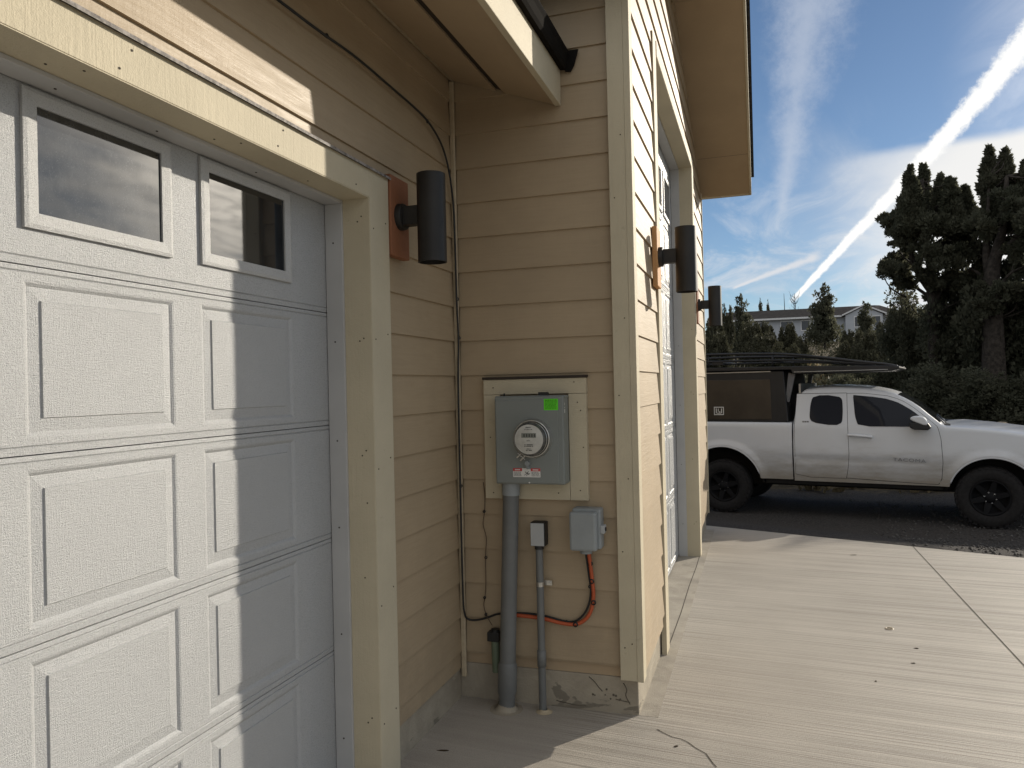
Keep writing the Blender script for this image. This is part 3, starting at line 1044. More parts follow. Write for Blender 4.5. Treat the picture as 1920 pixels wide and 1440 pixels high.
mb.prism([(-0.885, 3.272), (-0.885, 3.290), (-4.4, 3.305 + 0.367 * 3.54), (-4.4, 3.20 + 0.367 * 3.54), (-0.93, 3.20)], 'y', EY0, EY1)
mb.build('roof', M['shingle'], house, label='dark shingled low roof over the near door')

# gable roof over the projecting wall: rake soffit, rake boards, shingles
mb = MB()
XO = -0.030
RY0, RY1, RT = 3.35, 8.66, 6.1
for (ya, yb) in ((RY0, RT), (RT, RY1)):
    s_ = [(ya, soffit_c(ya)), (yb, soffit_c(yb)), (yb, soffit_c(yb) + 0.02), (ya, soffit_c(ya) + 0.02)]
    mb.prism(s_, 'x', -0.60, XO - 0.022, 0)
mb.quad((-0.545, 7.999, soffit_c(7.999) - 0.001), (XO - 0.022, 7.999, soffit_c(7.999) - 0.001), (XO - 0.022, 8.003, soffit_c(8.003) - 0.001), (-0.545, 8.003, soffit_c(8.003) - 0.001), 1)
mb.build('soffit', [M['soffit'], M['gap']], house, label='tan soffit under the tall gable overhang')
mb = MB()
for (ya, yb) in ((RY0, RT), (RT, RY1)):
    mb.prism([(ya, soffit_c(ya) - 0.012), (yb, soffit_c(yb) - 0.012), (yb, soffit_c(yb) + 0.17), (ya, soffit_c(ya) + 0.17)], 'x', XO - 0.022, XO, 0)
mb.prism([(RY1, soffit_c(RY1) - 0.010), (RY1 + 0.025, soffit_c(RY1) - 0.016), (RY1 + 0.025, soffit_c(RY1) + 0.15), (RY1, soffit_c(RY1) + 0.17)], 'x', -6.2, XO - 0.001, 0)
mb.prism([(RY0 - 0.025, soffit_c(RY0) - 0.016), (RY0, soffit_c(RY0) - 0.010), (RY0, soffit_c(RY0) + 0.17), (RY0 - 0.025, soffit_c(RY0) + 0.15)], 'x', -6.2, XO - 0.001, 0)
mb.build('fascia', M['trim_y'], house, bevel=0.003, label='cream rake board of the tall gable')
mb = MB()
for (ya, yb) in ((RY0 - 0.03, RT), (RT, RY1 + 0.005)):
    mb.prism([(ya, soffit_c(ya) + 0.03), (yb, soffit_c(yb) + 0.03), (yb, soffit_c(yb) + 0.172), (ya, soffit_c(ya) + 0.172)], 'x', -6.2, -0.60, 0)
    mb.prism([(ya, soffit_c(ya) + 0.175), (yb, soffit_c(yb) + 0.175), (yb, soffit_c(yb) + 0.20), (ya, soffit_c(ya) + 0.20)], 'x', -6.3, XO + 0.030, 0)
    n_ = 22
    for i in range(n_):
        y = ya + (yb - ya) * i / n_
        y2 = ya + (yb - ya) * (i + 0.93) / n_
        mb.prism([(y, soffit_c(y) + 0.2005), (y2, soffit_c(y2) + 0.2005), (y2, soffit_c(y2) + 0.206), (y, soffit_c(y) + 0.206)], 'x', -6.3, XO + 0.018 + 0.003 * (i * 7 % 3), 0)
mb.build('roof', M['shingle'], house, label='dark shingled gable roof over the tall garage')

# boards round the meter
mb = MB()
ty0, ty1 = 3.612, BY + 0.01
mb.box(-1.332, -0.802, ty0, ty1, 1.565, 1.640)
mb.box(-1.332, -1.245, ty0, ty1, 1.041, 1.563)
mb.box(-0.890, -0.802, ty0, ty1, 1.041, 1.563)
mb.box(-1.243, -0.892, ty0, ty1, 1.041, 1.135)
nails(mb, [(-0.86, ty0, 1.62), (-1.28, ty0, 1.60), (-0.83, ty0, 1.48), (-0.845, ty0, 1.52), (-0.82, ty0, 1.30), (-0.84, ty0, 1.09), (-0.95, ty0, 1.075), (-1.29, ty0, 1.07), (-1.30, ty0, 1.35)], (0, -1, 0), 1)
mb.build('meter_trim', [M['trim_x'], M['nail']], house, bevel=0.002, label='cream boards framing the meter box')
mb = MB()
mb.box(-1.337, -0.797, 3.606, BY, 1.6415, 1.654)
mb.build('drip_cap', M['vent'], house, label='dark drip cap over the meter boards')
mb = MB()
mr = random.Random(9)
for i in range(9):
    x, z = -0.78 + mr.uniform(-0.05, 0.12), 0.085 + mr.uniform(-0.02, 0.03)
    mb.cyl((x, 3.6655, z), (x, 3.6622, z), 0.003 + mr.uniform(0, 0.004), n=7, mi=0, smooth=False)
for pts in ([(-0.83, .165), (-0.80, .14), (-0.785, .12), (-0.765, .10)], [(-0.66, .15), (-0.645, .12), (-0.65, .09), (-0.63, .05)], [(-0.70, .068), (-0.655, .062), (-0.63, .06)], [(-1.0, .03), (-0.9, .018), (-0.85, .02)]):
    mb.tube([(x, 3.6632, z) for x, z in pts], 0.0022, n=5, sub=3)
mb.build('mortar_marks', M['stain'], house)

# ------------------------------------------------------------------ wall lights
def sconce(x_wall, y0, y1, yc, zc, top, bot, block_mat, label, blk_t=0.032, off=0.180):
    """an up-and-down light on a wood block; wall faces +x"""
    t = thing('wall_light', (x_wall, yc, zc), label, 'wall light', 'cylinder lights on wood blocks beside the garage doors')
    mb = MB()
    mb.box(x_wall - 0.004, x_wall + blk_t, y0, y1, zc - 0.175, zc + 0.168)
    mb.build('mounting_block', block_mat, t, bevel=0.004)
    mb = MB()
    mb.lathe((x_wall + blk_t, yc, zc), (1, 0, 0), [(0.001, 0.026), (0.050, 0.026), (0.056, 0.022), (0.058, 0.0)], n=32)
    mb.box(x_wall + blk_t + 0.02, x_wall + off - 0.03, yc - 0.026, yc + 0.026, zc - 0.040, zc + 0.040)
    mb.build('bracket', M['metal_dark'], t, bevel=0.002)
    mb = MB()
    ro, ri = 0.0615, 0.057
    x = x_wall + off
    prof = [(0.001, bot + 0.05), (ri, bot + 0.05), (ri, bot), (ro, bot), (ro, top), (ri, top), (ri, top - 0.05), (0.001, top - 0.05)]
    mb.lathe((x, yc, 0), (0, 0, 1), prof, n=48)
    o = mb.build('lamp_tube', M['metal_dark'], t)
    md = o.modifiers.new('split', 'EDGE_SPLIT')
    md.split_angle = R(40)
    for e, g in ((bot, 1), (top, -1)):
        mb = MB()
        mb.lathe((x, yc, 0), (0, 0, 1), [(0.001, e + 0.02 * g), (0.050, e + 0.02 * g), (0.055, e + 0.03 * g)], n=32)
        mb.build('lens', M['house_glass'], t)
    return t


sconce(-1.488, 2.872, 3.045, 2.958, 2.345, 2.515, 2.140, M['cedar'], 'black cylinder light on a red cedar block beside the near garage door')
sconce(-0.560, 4.360, 4.520, 4.435, 2.335, 2.495, 2.125, M['pine'], 'black cylinder light with a sunlit edge, left of the tall garage door', 0.026)
sconce(-0.560, 7.340, 7.505, 7.42, 2.345, 2.515, 2.140, M['cedar'], 'small dark cylinder light beyond the tall garage door', 0.026)

# ------------------------------------------------------------------ electric meter and boxes
t = thing('meter_box', (-1.065, 3.61, 1.129), 'grey electric meter box with a round glass meter and green sticker', 'electric meter')
bx0, bx1, by0, bz0, bz1 = -1.2385, -0.891, 3.504, 1.129, 1.554
mb = MB()
mb.box(bx0, bx1, by0 + 0.004, 3.611, bz0, bz1)
mb.box(bx0 - 0.004, bx1 + 0.004, by0 + 0.02, 3.609, bz1 - 0.010, bz1 + 0.004)
mb.build('enclosure', M['grey_box'], t, bevel=0.006)
mb = MB()
mb.box(bx0 + 0.006, bx1 - 0.026, by0, by0 + 0.005, bz0 + 0.006, bz1 - 0.016)
mb.build('cover', M['grey_box'], t, bevel=0.004)
mc = (-1.042, by0, 1.352)
mb = MB()
mb.lathe(mc, (0, -1, 0), [(0.096, 0.0), (0.092, 0.012), (0.089, 0.020), (0.0905, 0.024), (0.0905, 0.034), (0.0875, 0.036), (0.083, 0.034), (0.083, 0.02)], n=48)
for (dx, dz) in ((-0.062, -0.078), (-0.045, -0.092)):
    c = Vector((mc[0] + dx, by0 - 0.028, mc[2] + dz))
    a = Vector((0.7, 0, -0.7))
    b = Vector((0.7, 0, 0.7))
    mb.cyl(c - b * 0.020, c + b * 0.020, 0.004, n=8)
    mb.cyl(c - a * 0.012, c + a * 0.012, 0.0035, n=8)
mb.build('meter_ring', M['steel'], t)
mt = MB()
mt.lathe(mc, (0, -1, 0), [(0.083, 0.020), (0.079, 0.05), (0.074, 0.068), (0.0705, 0.074)], n=48, mi=3)
mt.lathe(mc, (0, -1, 0), [(0.0705, 0.074), (0.067, 0.0735), (0.066, 0.074), (0.001, 0.0741)], n=48, mi=1)
mt.lathe(mc, (0, -1, 0), [(0.083, 0.045), (0.0835, 0.049), (0.081, 0.052)], n=48, mi=2)
meter = mt.build('meter', [M['lcd'], M['face'], M['steel'], M['dark_glass']], t)
mf = MB()
yy = by0 - 0.0755
mf.box(mc[0] - 0.036, mc[0] + 0.036, yy - 0.0006, yy, mc[2] + 0.008, mc[2] + 0.030, 0)
mf.build('display', M['lcd'], meter)
mf = MB()
ir = random.Random(4)
for i in range(5):
    x = mc[0] - 0.026 + i * 0.013
    mf.box(x, x + 0.007, yy - 0.0012, yy - 0.0008, mc[2] + 0.012, mc[2] + 0.026)
    mf.box(x + 0.002, x + 0.005, yy - 0.0016, yy - 0.0013, mc[2] + 0.016, mc[2] + 0.018)
for (z, w, nn) in ((0.045, 0.04, 6), (0.055, 0.028, 4), (-0.008, 0.02, 3), (-0.027, 0.046, 7), (-0.034, 0.046, 7), (-0.047, 0.022, 3), (-0.054, 0.03, 4)):
    x = mc[0] - w / 2
    for i in range(nn):
        ww = w / nn * ir.uniform(0.4, 0.85)
        mf.box(x, x + ww, yy - 0.0006, yy, mc[2] + z, mc[2] + z + 0.0035)
        x += w / nn
mf.build('meter_print', M['ink'], meter)
mb = MB()
mb.box(-0.985, -0.915, by0 - 0.0008, by0 - 0.0001, 1.487, 1.541, 0)
ir = random.Random(6)
for i in range(7):
    z = 1.532 - i * 0.0062
    x = -0.979
    while x < -0.925:
        w = ir.uniform(0.003, 0.012)
        mb.box(x, min(x + w, -0.921), by0 - 0.0013, by0 - 0.0009, z, z + (0.0035 if i else 0.005), 1)
        x += w + 0.0025
mb.build('green_sticker', [M['sticker'], M['sticker_ink']], t, label='bright green printed sticker')
mb = MB()
x0, x1, z0, z1 = -1.148, -1.010, 1.164, 1.207
mb.box(x0, x1, by0 - 0.0008, by0 - 0.0001, z0, z1, 0)
mb.box(x0, x0 + 0.046, by0 - 0.0014, by0 - 0.0009, z1 - 0.014, z1, 1)
mb.box(x1 - 0.048, x1, by0 - 0.0014, by0 - 0.0009, z1 - 0.014, z1, 1)
for xa, xb in ((x0 + 0.004, x0 + 0.042), (x1 - 0.044, x1 - 0.004)):
    mb.box(xa + 0.006, xb - 0.006, by0 - 0.0018, by0 - 0.0015, z1 - 0.0095, z1 - 0.005, 0)
    for i in range(4):
        x = xa
        while x < xb - 0.004:
            w = ir.uniform(0.003, 0.009)
            mb.box(x, min(x + w, xb), by0 - 0.0014, by0 - 0.0009, z1 - 0.020 - i * 0.0058, z1 - 0.0175 - i * 0.0058, 2)
            x += w + 0.002
xm = (x0 + x1) / 2
for (a, b) in (((-0.012, 0.004), (0.010, 0.024)), ((0.0, 0.002), (0.005, 0.020)), ((0.012, 0.008), (-0.008, 0.022)), ((0.003, 0.012), (0.017, 0.014))):
    mb.tube([(xm + a[0], by0 - 0.0012, z0 + 0.004 + a[1]), (xm + b[0], by0 - 0.0012, z0 + 0.004 + b[1])], 0.0014, n=4, mi=2, sub=1)
mb.build('warning_label', [M['white'], M['red'], M['ink']], t, label='white warning label with red headings')
mb = MB()
mb.cyl((-1.070, by0, 1.232), (-1.070, by0 - 0.022, 1.232), 0.0115, n=16)
mb.cyl((-1.070, by0, 1.215), (-1.070, by0 - 0.012, 1.213), 0.010, n=14)
mb.tube([(-1.070, by0 - 0.016, 1.226), (-1.066, by0 - 0.020, 1.213), (-1.056, by0 - 0.012, 1.205)], 0.002, n=6)
mb.build('latch', M['grey_pale'], t)
mb = MB()
mb.box(-1.02, -0.975, 3.53, 3.56, bz1 + 0.003, bz1 + 0.020)
mb.build('top_clip', M['black'], t)
mb = MB()
mb.box(-1.205, -1.198, 3.55, 3.557, bz1 + 0.003, bz1 + 0.017)
mb.build('top_screw', M['black'], t)
mb = MB()
for i, (w, h) in enumerate(((0.004, 0.012), (0.007, 0.003), (0.008, 0.018))):
    mb.box(bx1, bx1 + 0.0006, by0 + 0.030 - w / 2, by0 + 0.030 + w, 1.515 - 0.017 * i - h / 2, 1.515 - 0.017 * i + h / 2)
mb.cyl((-1.066, by0 - 0.003, 1.138), (-1.066, by0, 1.138), 0.004, n=10)
mb.build('size_marks_print', M['white'], t)

# thick service pipe
t = thing('conduit', (-1.233, 3.57, 0), 'thick grey conduit leaning slightly from under the meter box into the concrete', 'conduit')
pt, pb = Vector((-1.180, 3.568, 1.131)), Vector((-1.232, 3.568, -0.03))
L = lambda k: pb.lerp(pt, k)
mb = MB()
mb.cyl(L(0.05), L(0.955), 0.0400, n=28)
mb.build('pipe', M['grey_pvc'], t)
mb = MB()
mb.cyl(L(0.945), L(0.998), 0.0445, n=28)
mb.build('hub', M['grey_pale'], t)
mb = MB()
mb.lathe(L(0.0), (L(1) - L(0)), [(0.041, 0.0), (0.041, 0.10), (0.0475, 0.118), (0.0475, 0.25), (0.041, 0.268)], n=28)
mb.build('coupling', M['grey_pvc'], t)
mb = MB()
mb.lathe((-1.232, 3.568, 0.0), (0, 0, 1), [(0.062, 0.001), (0.052, 0.008), (0.044, 0.016), (0.041, 0.03)], n=18)
mb.lathe((-1.232, 3.568, 0.0), (0, 0, 1), [(0.085, 0.0005), (0.062, 0.004)], n=11)
mb.build('mortar_collar', M['stem'], t)

# slim pipe with its switch-size box
t = thing('conduit_box', (-1.05, 3.60, 0), 'slim grey conduit rising from the concrete to a small rectangular cover plate', 'junction box', 'x')
del t['group']
mb = MB()
mb.cyl((-1.050, 3.592, -0.02), (-1.050, 3.592, 0.82), 0.0185, n=20)
mb.lathe((-1.050, 3.592, 0), (0, 0, 1), [(0.0185, 0.22), (0.0225, 0.222), (0.0225, 0.30), (0.0185, 0.302)], n=20)
mb.build('pipe', M['grey_pvc'], t)
mb = MB()
mb.box(-1.090, -1.016, 3.578, 3.640, 0.815, 0.932)
mb.cyl((-1.050, 3.592, 0.80), (-1.050, 3.592, 0.816), 0.023, n=20)
mb.build('box', M['black'], t, bevel=0.003)
mb = MB()
mb.box(-1.087, -1.020, 3.571, 3.578, 0.818, 0.929)
for z in (0.84, 0.905):
    mb.cyl((-1.053, 3.5712, z), (-1.053, 3.5695, z), 0.003, n=8)
mb.build('cover_plate', M['grey_plate'], t, bevel=0.002)
mb = MB()
mb.box(-1.036, -0.997, 3.618, 3.626, 0.616, 0.640)
mb.cyl((-1.050, 3.592, 0.616), (-1.050, 3.592, 0.638), 0.0195, n=20)
mb.cyl((-1.010, 3.618, 0.628), (-1.010, 3.612, 0.628), 0.006, n=10)
mb.build('strap', M['steel'], t)
mb = MB()
mb.lathe((-1.042, 3.586, 0.0), (0, 0, 1), [(0.042, 0.001), (0.030, 0.006), (0.022, 0.010), (0.0185, 0.014)], n=11)
mb.build('mortar_collar', M['caulk'], t)

# telephone-type box
t = thing('cable_box', (-0.80, 3.61, 0.80), 'light grey plastic cable box with a latch, above the orange and black cables', 'cable box')
mb = MB()
mb.box(-0.874, -0.733, 3.560, 3.640, 0.815, 1.010)
mb.cyl((-0.815, 3.595, 0.79), (-0.815, 3.595, 0.82), 0.030, n=20)
mb.build('base', M['grey_pale'], t, bevel=0.010)
mb = MB()
mb.box(-0.880, -0.748, 3.522, 3.565, 0.812, 0.998)
mb.build('lid', M['grey_pale'], t, bevel=0.012)
mb = MB()
mb.box(-0.737, -0.716, 3.560, 3.612, 0.892, 0.930)
mb.build('latch', M['grey_plate'], t, bevel=0.004)
mb = MB()
mb.cyl((-0.7158, 3.585, 0.911), (-0.712, 3.585, 0.911), 0.010, n=14)
mb.build('latch_screw', M['black'], t)

# capped stub behind the thick conduit
t = thing('pipe_stub', (-1.29, 3.60, 0.17), 'short pale green pipe with a black cap, half hidden behind the thick conduit', 'pipe')
mb = MB()
mb.cyl((-1.290, 3.598, 0.17), (-1.294, 3.598, 0.33), 0.021, n=18)
mb.build('pipe', M['green_pipe'], t)
mb = MB()
mb.box(-1.330, -1.268, 3.575, 3.622, 0.325, 0.372)
mb.cyl((-1.292, 3.598, 0.365), (-1.292, 3.598, 0.385), 0.022, n=16)
mb.build('cap', M['black'], t, bevel=0.004)

# cables
def clips(t, pts, r=0.007, axis='y'):
    for p in pts:
        mb = MB()
        p = Vector(p)
        a = Vector((0, 1, 0)) if axis == 'y' else Vector((1, 0, 0))
        mb.lathe(p, a, [(r * 0.55, -0.004), (r, -0.003), (r, 0.003), (r * 0.55, 0.004)], n=10)
        mb.build('clip', M['black'], t)


t = thing('cable', (-1.478, 3.62, 0.41), 'black cable from under the eave, down the inner corner and across to the cable box', 'cable')
path = [(-1.470, y, z) for y, z in ((-4.0, 2.87), (0.5, 2.88), (2.13, 2.888), (2.60, 2.905), (2.88, 2.900), (3.20, 2.888), (3.36, 2.86), (3.48, 2.80), (3.555, 2.70), (3.600, 2.55))]
path += [(-1.468, 3.606, 2.40), (-1.466, 3.608, 2.05), (-1.461, 3.608, 1.85), (-1.468, 3.608, 1.62), (-1.469, 3.608, 1.13), (-1.468, 3.608, 0.58), (-1.462, 3.610, 0.45), (-1.445, 3.622, 0.415), (-1.40, 3.632, 0.412), (-1.34, 3.634, 0.430), (-1.28, 3.634, 0.452), (-1.18, 3.634, 0.462), (-1.057, 3.634, 0.460), (-0.95, 3.634, 0.440), (-0.90, 3.632, 0.440), (-0.86, 3.630, 0.462), (-0.822, 3.628, 0.515), (-0.803, 3.627, 0.594), (-0.811, 3.625, 0.680), (-0.822, 3.61, 0.80)]
mb = MB()
mb.tube(path, 0.0052, n=8, sub=5)
mb.build('black_cable', M['black'], t)
clips(t, [(-1.470, 2.42, 2.899), (-1.470, 3.30, 2.874)], 0.009, 'x')
clips(t, [(-1.463, 3.612, 2.06), (-1.459, 3.612, 1.86), (-1.467, 3.612, 1.10), (-0.93, 3.63, 0.437), (-0.806, 3.624, 0.62)], 0.009)
t = thing('orange_cable', (-1.0, 3.63, 0.43), 'orange cable looping from the cable box behind the conduits', 'cable')
mb = MB()
mb.tube([(-1.25, 3.628, 0.452), (-1.18, 3.628, 0.452), (-1.057, 3.630, 0.446), (-0.94, 3.630, 0.428), (-0.865, 3.630, 0.436), (-0.812, 3.628, 0.488), (-0.791, 3.626, 0.569), (-0.795, 3.624, 0.659), (-0.807, 3.61, 0.80)], 0.0095, n=10, sub=6)
mb.build('duct', M['orange'], t)
clips(t, [(-0.882, 3.62, 0.431), (-0.789, 3.618, 0.545), (-0.796, 3.616, 0.648), (-0.80, 3.614, 0.735)], 0.013)
t = thing('ground_wire', (-1.35, 3.63, 0.4), 'thin brown wire hanging left of the thick conduit down to the black cap', 'wire')
mb = MB()
mb.tube([(-1.352, 3.634, 1.118), (-1.345, 3.633, 1.05), (-1.349, 3.633, 0.968), (-1.358, 3.632, 0.905), (-1.342, 3.632, 0.832), (-1.349, 3.632, 0.737), (-1.350, 3.632, 0.60), (-1.358, 3.632, 0.525), (-1.364, 3.632, 0.49), (-1.350, 3.632, 0.438), (-1.318, 3.625, 0.392)], 0.0022, n=6)
mb.build('strand', M['brown'], t)
clips(t, [(-1.349, 3.628, 0.970), (-1.345, 3.628, 0.735), (-1.357, 3.628, 0.53), (-1.352, 3.628, 0.445)], 0.0075)

# ------------------------------------------------------------------ pickup truck
KS = 0.967
hd = R(-11.917)
truck = thing('pickup_truck', (-0.535, 11.48, -0.30), 'white extended-cab pickup with a black camper shell parked beyond the driveway', 'pickup truck', rotz=hd)
truck['_local'] = 1
TW = 1.88                        # body width; w runs away from the camera, 0 = near side


def interp(tab, u):
    return float(np.interp(u, [a for a, _ in tab], [b for _, b in tab]))


ARCH = ((3.345, 0.40, 0.485), (0.0, 0.42, 0.545))


def inset(u, z):
    if z > 1.27:
        w = 0.022 + (z - 1.27) * 0.33
    elif z > 0.92:
        w = 0.022 * (z - 0.92) / 0.35
    else:
        w = 0.05 * ((0.92 - z) / 0.42) ** 1.5
    if 0.79 < z < 0.835 and 0.8 < u < 2.65:
        w += 0.010
    for uc, zc, r in ARCH:
        d = math.hypot(u - uc, z - zc) - r
        if z > 0.45:
            w -= 0.030 * max(0.0, 1 - abs(d - 0.02) / 0.085)
    # plan taper at the nose
    if u > 3.7:
        w += 0.16 * ((u - 3.7) / 0.66) ** 2
    return w


CABTOP = [(0.992, 1.30), (1.000, 1.42), (1.022, 1.56), (1.062, 1.70), (1.10, 1.755), (1.15, 1.782), (1.30, 1.798), (1.45, 1.803), (1.62, 1.800), (1.78, 1.790), (1.92, 1.778), (2.04, 1.760), (2.15, 1.738), (2.245, 1.710), (2.32, 1.676), (2.40, 1.632), (2.48, 1.580), (2.557, 1.522), (2.66, 1.425), (2.74, 1.355), (2.815, 1.285), (2.85, 1.278), (3.10, 1.262), (3.40, 1.232), (3.68, 1.190), (3.95, 1.150), (4.15, 1.11), (4.26, 1.05), (4.33, 0.95), (4.36, 0.80)]
BEDTOP = [(-1.16, 1.34), (0.972, 1.318)]


def zbot(u, base):
    z = base
    for uc, zc, r in ARCH:
        if abs(u - uc) < r:
            z = max(z, zc + math.sqrt(r * r - (u - uc) ** 2))
    return z


def loft(mb, us, top, base, crown, mi=0, rows=16, cols=6):
    rings = []
    for u in us:
        zt = interp(top, u)
        zb = min(zbot(u, base), zt - 0.05)
        near = []
        for k in range(rows + 1):
            z = zb + (zt - 0.03 - zb) * k / rows
            near.append((inset(u, z), z))
        w1 = near[-1][0]
        rnd = [(w1 + 0.010, zt - 0.012), (w1 + 0.035, zt)]
        half = near + rnd
        mid = []
        for k in range(1, cols):
            f = k / cols
            w = w1 + 0.035 + (TW - 2 * (w1 + 0.035)) * f
            mid.append((w, zt + crown(u) * math.sin(math.pi * f) ** 0.6))
        ring = half + mid + [(TW - w, z) for (w, z) in reversed(half)]
        rings.append([(u, w, z) for (w, z) in ring])
    n = len(rings[0])
    v = [p for r in rings for p in r]
    f = []
    for i in range(len(rings) - 1):
        for j in range(n - 1):
            f.append((i * n + j, i * n + j + 1, (i + 1) * n + j + 1, (i + 1) * n + j))
    mb.add(v, f, mi, True)
    for r in (rings[0], rings[-1]):
        mb.add(r, [tuple(range(len(r)))], mi)


def stations(a, b, step):
    s = set(np.arange(a, b, step).tolist() + [b])
    for uc, zc, r in ARCH:
        for e in (-1, 1):
            for d in (-0.0005, 0.0005, -0.01, -0.025, -0.05):
                q = uc + e * (r + d)
                if a < q < b:
                    s.add(q)
    return sorted(s)


def crown_cab(u):
    return float(np.interp(u, [0.9, 1.9, 2.25, 2.82, 3.05, 4.1, 4.4], [0.035, 0.035, 0.012, 0.006, 0.05, 0.055, 0.03]))


mb = MB()
loft(mb, stations(0.992, 4.36, 0.045), CABTOP, 0.505, crown_cab)
o = mb.build('cab_body', M['paint'], truck)
for md in (o.modifiers.new('split', 'EDGE_SPLIT'),):
    md.split_angle = R(48)
mb = MB()
loft(mb, stations(-1.16, 0.972, 0.045), BEDTOP, 0.52, lambda u: 0.0)
o = mb.build('bed', M['paint'], truck)
o.modifiers.new('split', 'EDGE_SPLIT').split_angle = R(48)


def rowspan(poly, z):
    xs = []
    k = len(poly)
    for i in range(k):
        (u0, z0), (u1, z1) = poly[i], poly[(i + 1) % k]
        if (z0 <= z < z1) or (z1 <= z < z0):
            xs.append(u0 + (u1 - u0) * (z - z0) / (z1 - z0))
    return (min(xs), max(xs)) if len(xs) >= 2 else None


def patch(mb, poly, off, nz=14, nu=10, far=False, mi=0):
    z0, z1 = min(p[1] for p in poly), max(p[1] for p in poly)
    rows = []
    for i in range(nz + 1):
        z = z0 + (z1 - z0) * (0.004 + 0.992 * i / nz)
        s = rowspan(poly, z)
        if s:
            rows.append([(s[0] + (s[1] - s[0]) * j / nu, z) for j in range(nu + 1)])
    v = []
    for r in rows:
        for u, z in r:
            w = inset(u, z) - off
            v.append((u, TW - w if far else w, z))
    n = nu + 1
    mb.add(v, [(i * n + j, i * n + j + 1, (i + 1) * n + j + 1, (i + 1) * n + j) for i in range(len(rows) - 1) for j in range(nu)], mi, True)


def chaikin(poly, k=2, q=0.25):
    for _ in range(k):
        out = []
        for i in range(len(poly)):
            a, b = poly[i], poly[(i + 1) % len(poly)]
            out += [(a[0] * (1 - q) + b[0] * q, a[1] * (1 - q) + b[1] * q), (a[0] * q + b[0] * (1 - q), a[1] * q + b[1] * (1 - q))]
        poly = out
    return poly


S = lambda pts: [(u * KS, z * KS) for u, z in pts]
DOORP = S([(1.738, 1.775), (1.753, 1.384), (1.766, 0.919), (1.748, 0.72), (1.722, 0.578), (2.839, 0.545), (2.881, 0.611), (2.900, 0.847), (2.883, 1.148), (2.850, 1.312), (2.71, 1.445), (2.56, 1.575), (2.43, 1.665), (2.30, 1.718), (2.15, 1.752), (1.95, 1.77)])
WINF = S([(1.815, 1.752), (1.85, 1.742), (2.177, 1.711), (2.378, 1.645), (2.548, 1.535), (2.66, 1.44), (2.77, 1.312), (1.888, 1.312), (1.845, 1.45)])
QDOOR = S([(1.066, 1.78), (1.045, 1.3), (1.05, 0.75), (1.045, 0.585), (1.715, 0.578), (1.742, 0.72), (1.760, 0.919), (1.747, 1.384), (1.732, 1.778)])
QWIN = S([(1.285, 1.757), (1.672, 1.746), (1.688, 1.55), (1.681, 1.330), (1.45, 1.332), (1.245, 1.380), (1.25, 1.6)])
for far in (False, True):
    mb = MB()
    patch(mb, DOORP, 0.006, 30, 24, far)
    door = mb.build('door', M['paint'], truck, label=None if far else 'front passenger door with dark window')
    mb = MB()
    patch(mb, chaikin(WINF, 2, 0.14), 0.0095, 16, 14, far)
    mb.build('window', M['tint'], door)
    mb = MB()
    mb.tube([(1.70, (0.0 if not far else TW) - (0.028 if not far else -0.028), 1.155), (1.80, -0.036 if not far else TW + 0.036, 1.150), (1.90, -0.036 if not far else TW + 0.036, 1.142), (1.995, -0.026 if not far else TW + 0.026, 1.132)], 0.021, n=8)
    mb.build('handle', M['paint_clean'], door)
    mb = MB()
    patch(mb, QDOOR, 0.0045, 30, 18, far)
    door2 = mb.build('door', M['paint'], truck, label=None if far else 'narrow rear access door')
    mb = MB()
    patch(mb, chaikin(QWIN, 3, 0.2), 0.008, 16, 12, far)
    mb.build('window', M['tint'], door2)
    mb = MB()
    for poly in (DOORP, QDOOR):
        c = (sum(p[0] for p in poly) / len(poly), sum(p[1] for p in poly) / len(poly))
        big = [(c[0] + (p[0] - c[0]) * 1.010, c[1] + (p[1] - c[1]) * 1.010) for p in poly]
        patch(mb, big, 0.002 if poly is DOORP else 0.0012, 30, 20, far)
    mb.build('shut_line', M['seam'], truck)
    # arch lips, wells and rocker
    for uc, zc, r in ARCH:
        mb = MB()
        pts = []
        for i in range(17):
            a = R(18 + 144 * i / 16)
            u, z = uc + (r + 0.004) * math.cos(a), zc + (r + 0.004) * math.sin(a)
            w = inset(u, z) + 0.006
            pts.append((u, TW - w if far else w, z))
        mb.tube(pts, 0.013, n=6, sub=2)
        mb.build('arch_lip', M['paint_clean'], truck)
mb = MB()
patch(mb, S([(2.51, 1.452), (2.56, 1.50), (2.78, 1.31), (2.60, 1.305)]), 0.011, 6, 4)
mb.build('mirror_base', M['black'], truck)
mb = MB()
mr_ = [(2.445, 1.27), (2.44, 1.37), (2.47, 1.412), (2.56, 1.418), (2.62, 1.395), (2.645, 1.35), (2.65, 1.28), (2.62, 1.255)]
mb.prism(chaikin(mr_[1:7], 1), 'y', -0.20, -0.06)
mir = mb.build('mirror', M['paint_clean'], truck, bevel=0.015, label='white-topped wing mirror')
mb = MB()
mb.prism([(2.445, 1.27), (2.442, 1.335), (2.655, 1.325), (2.69, 1.27), (2.65, 1.238), (2.50, 1.242)], 'y', -0.195, -0.005)
mb.build('mirror_shell', M['black'], mir, bevel=0.01)
mb = MB()
mb.prism([(q[0], q[1]) for q in mr_[1:7]], 'y', TW + 0.06, TW + 0.20)
mb.build('mirror', M['paint_clean'], truck, bevel=0.015)
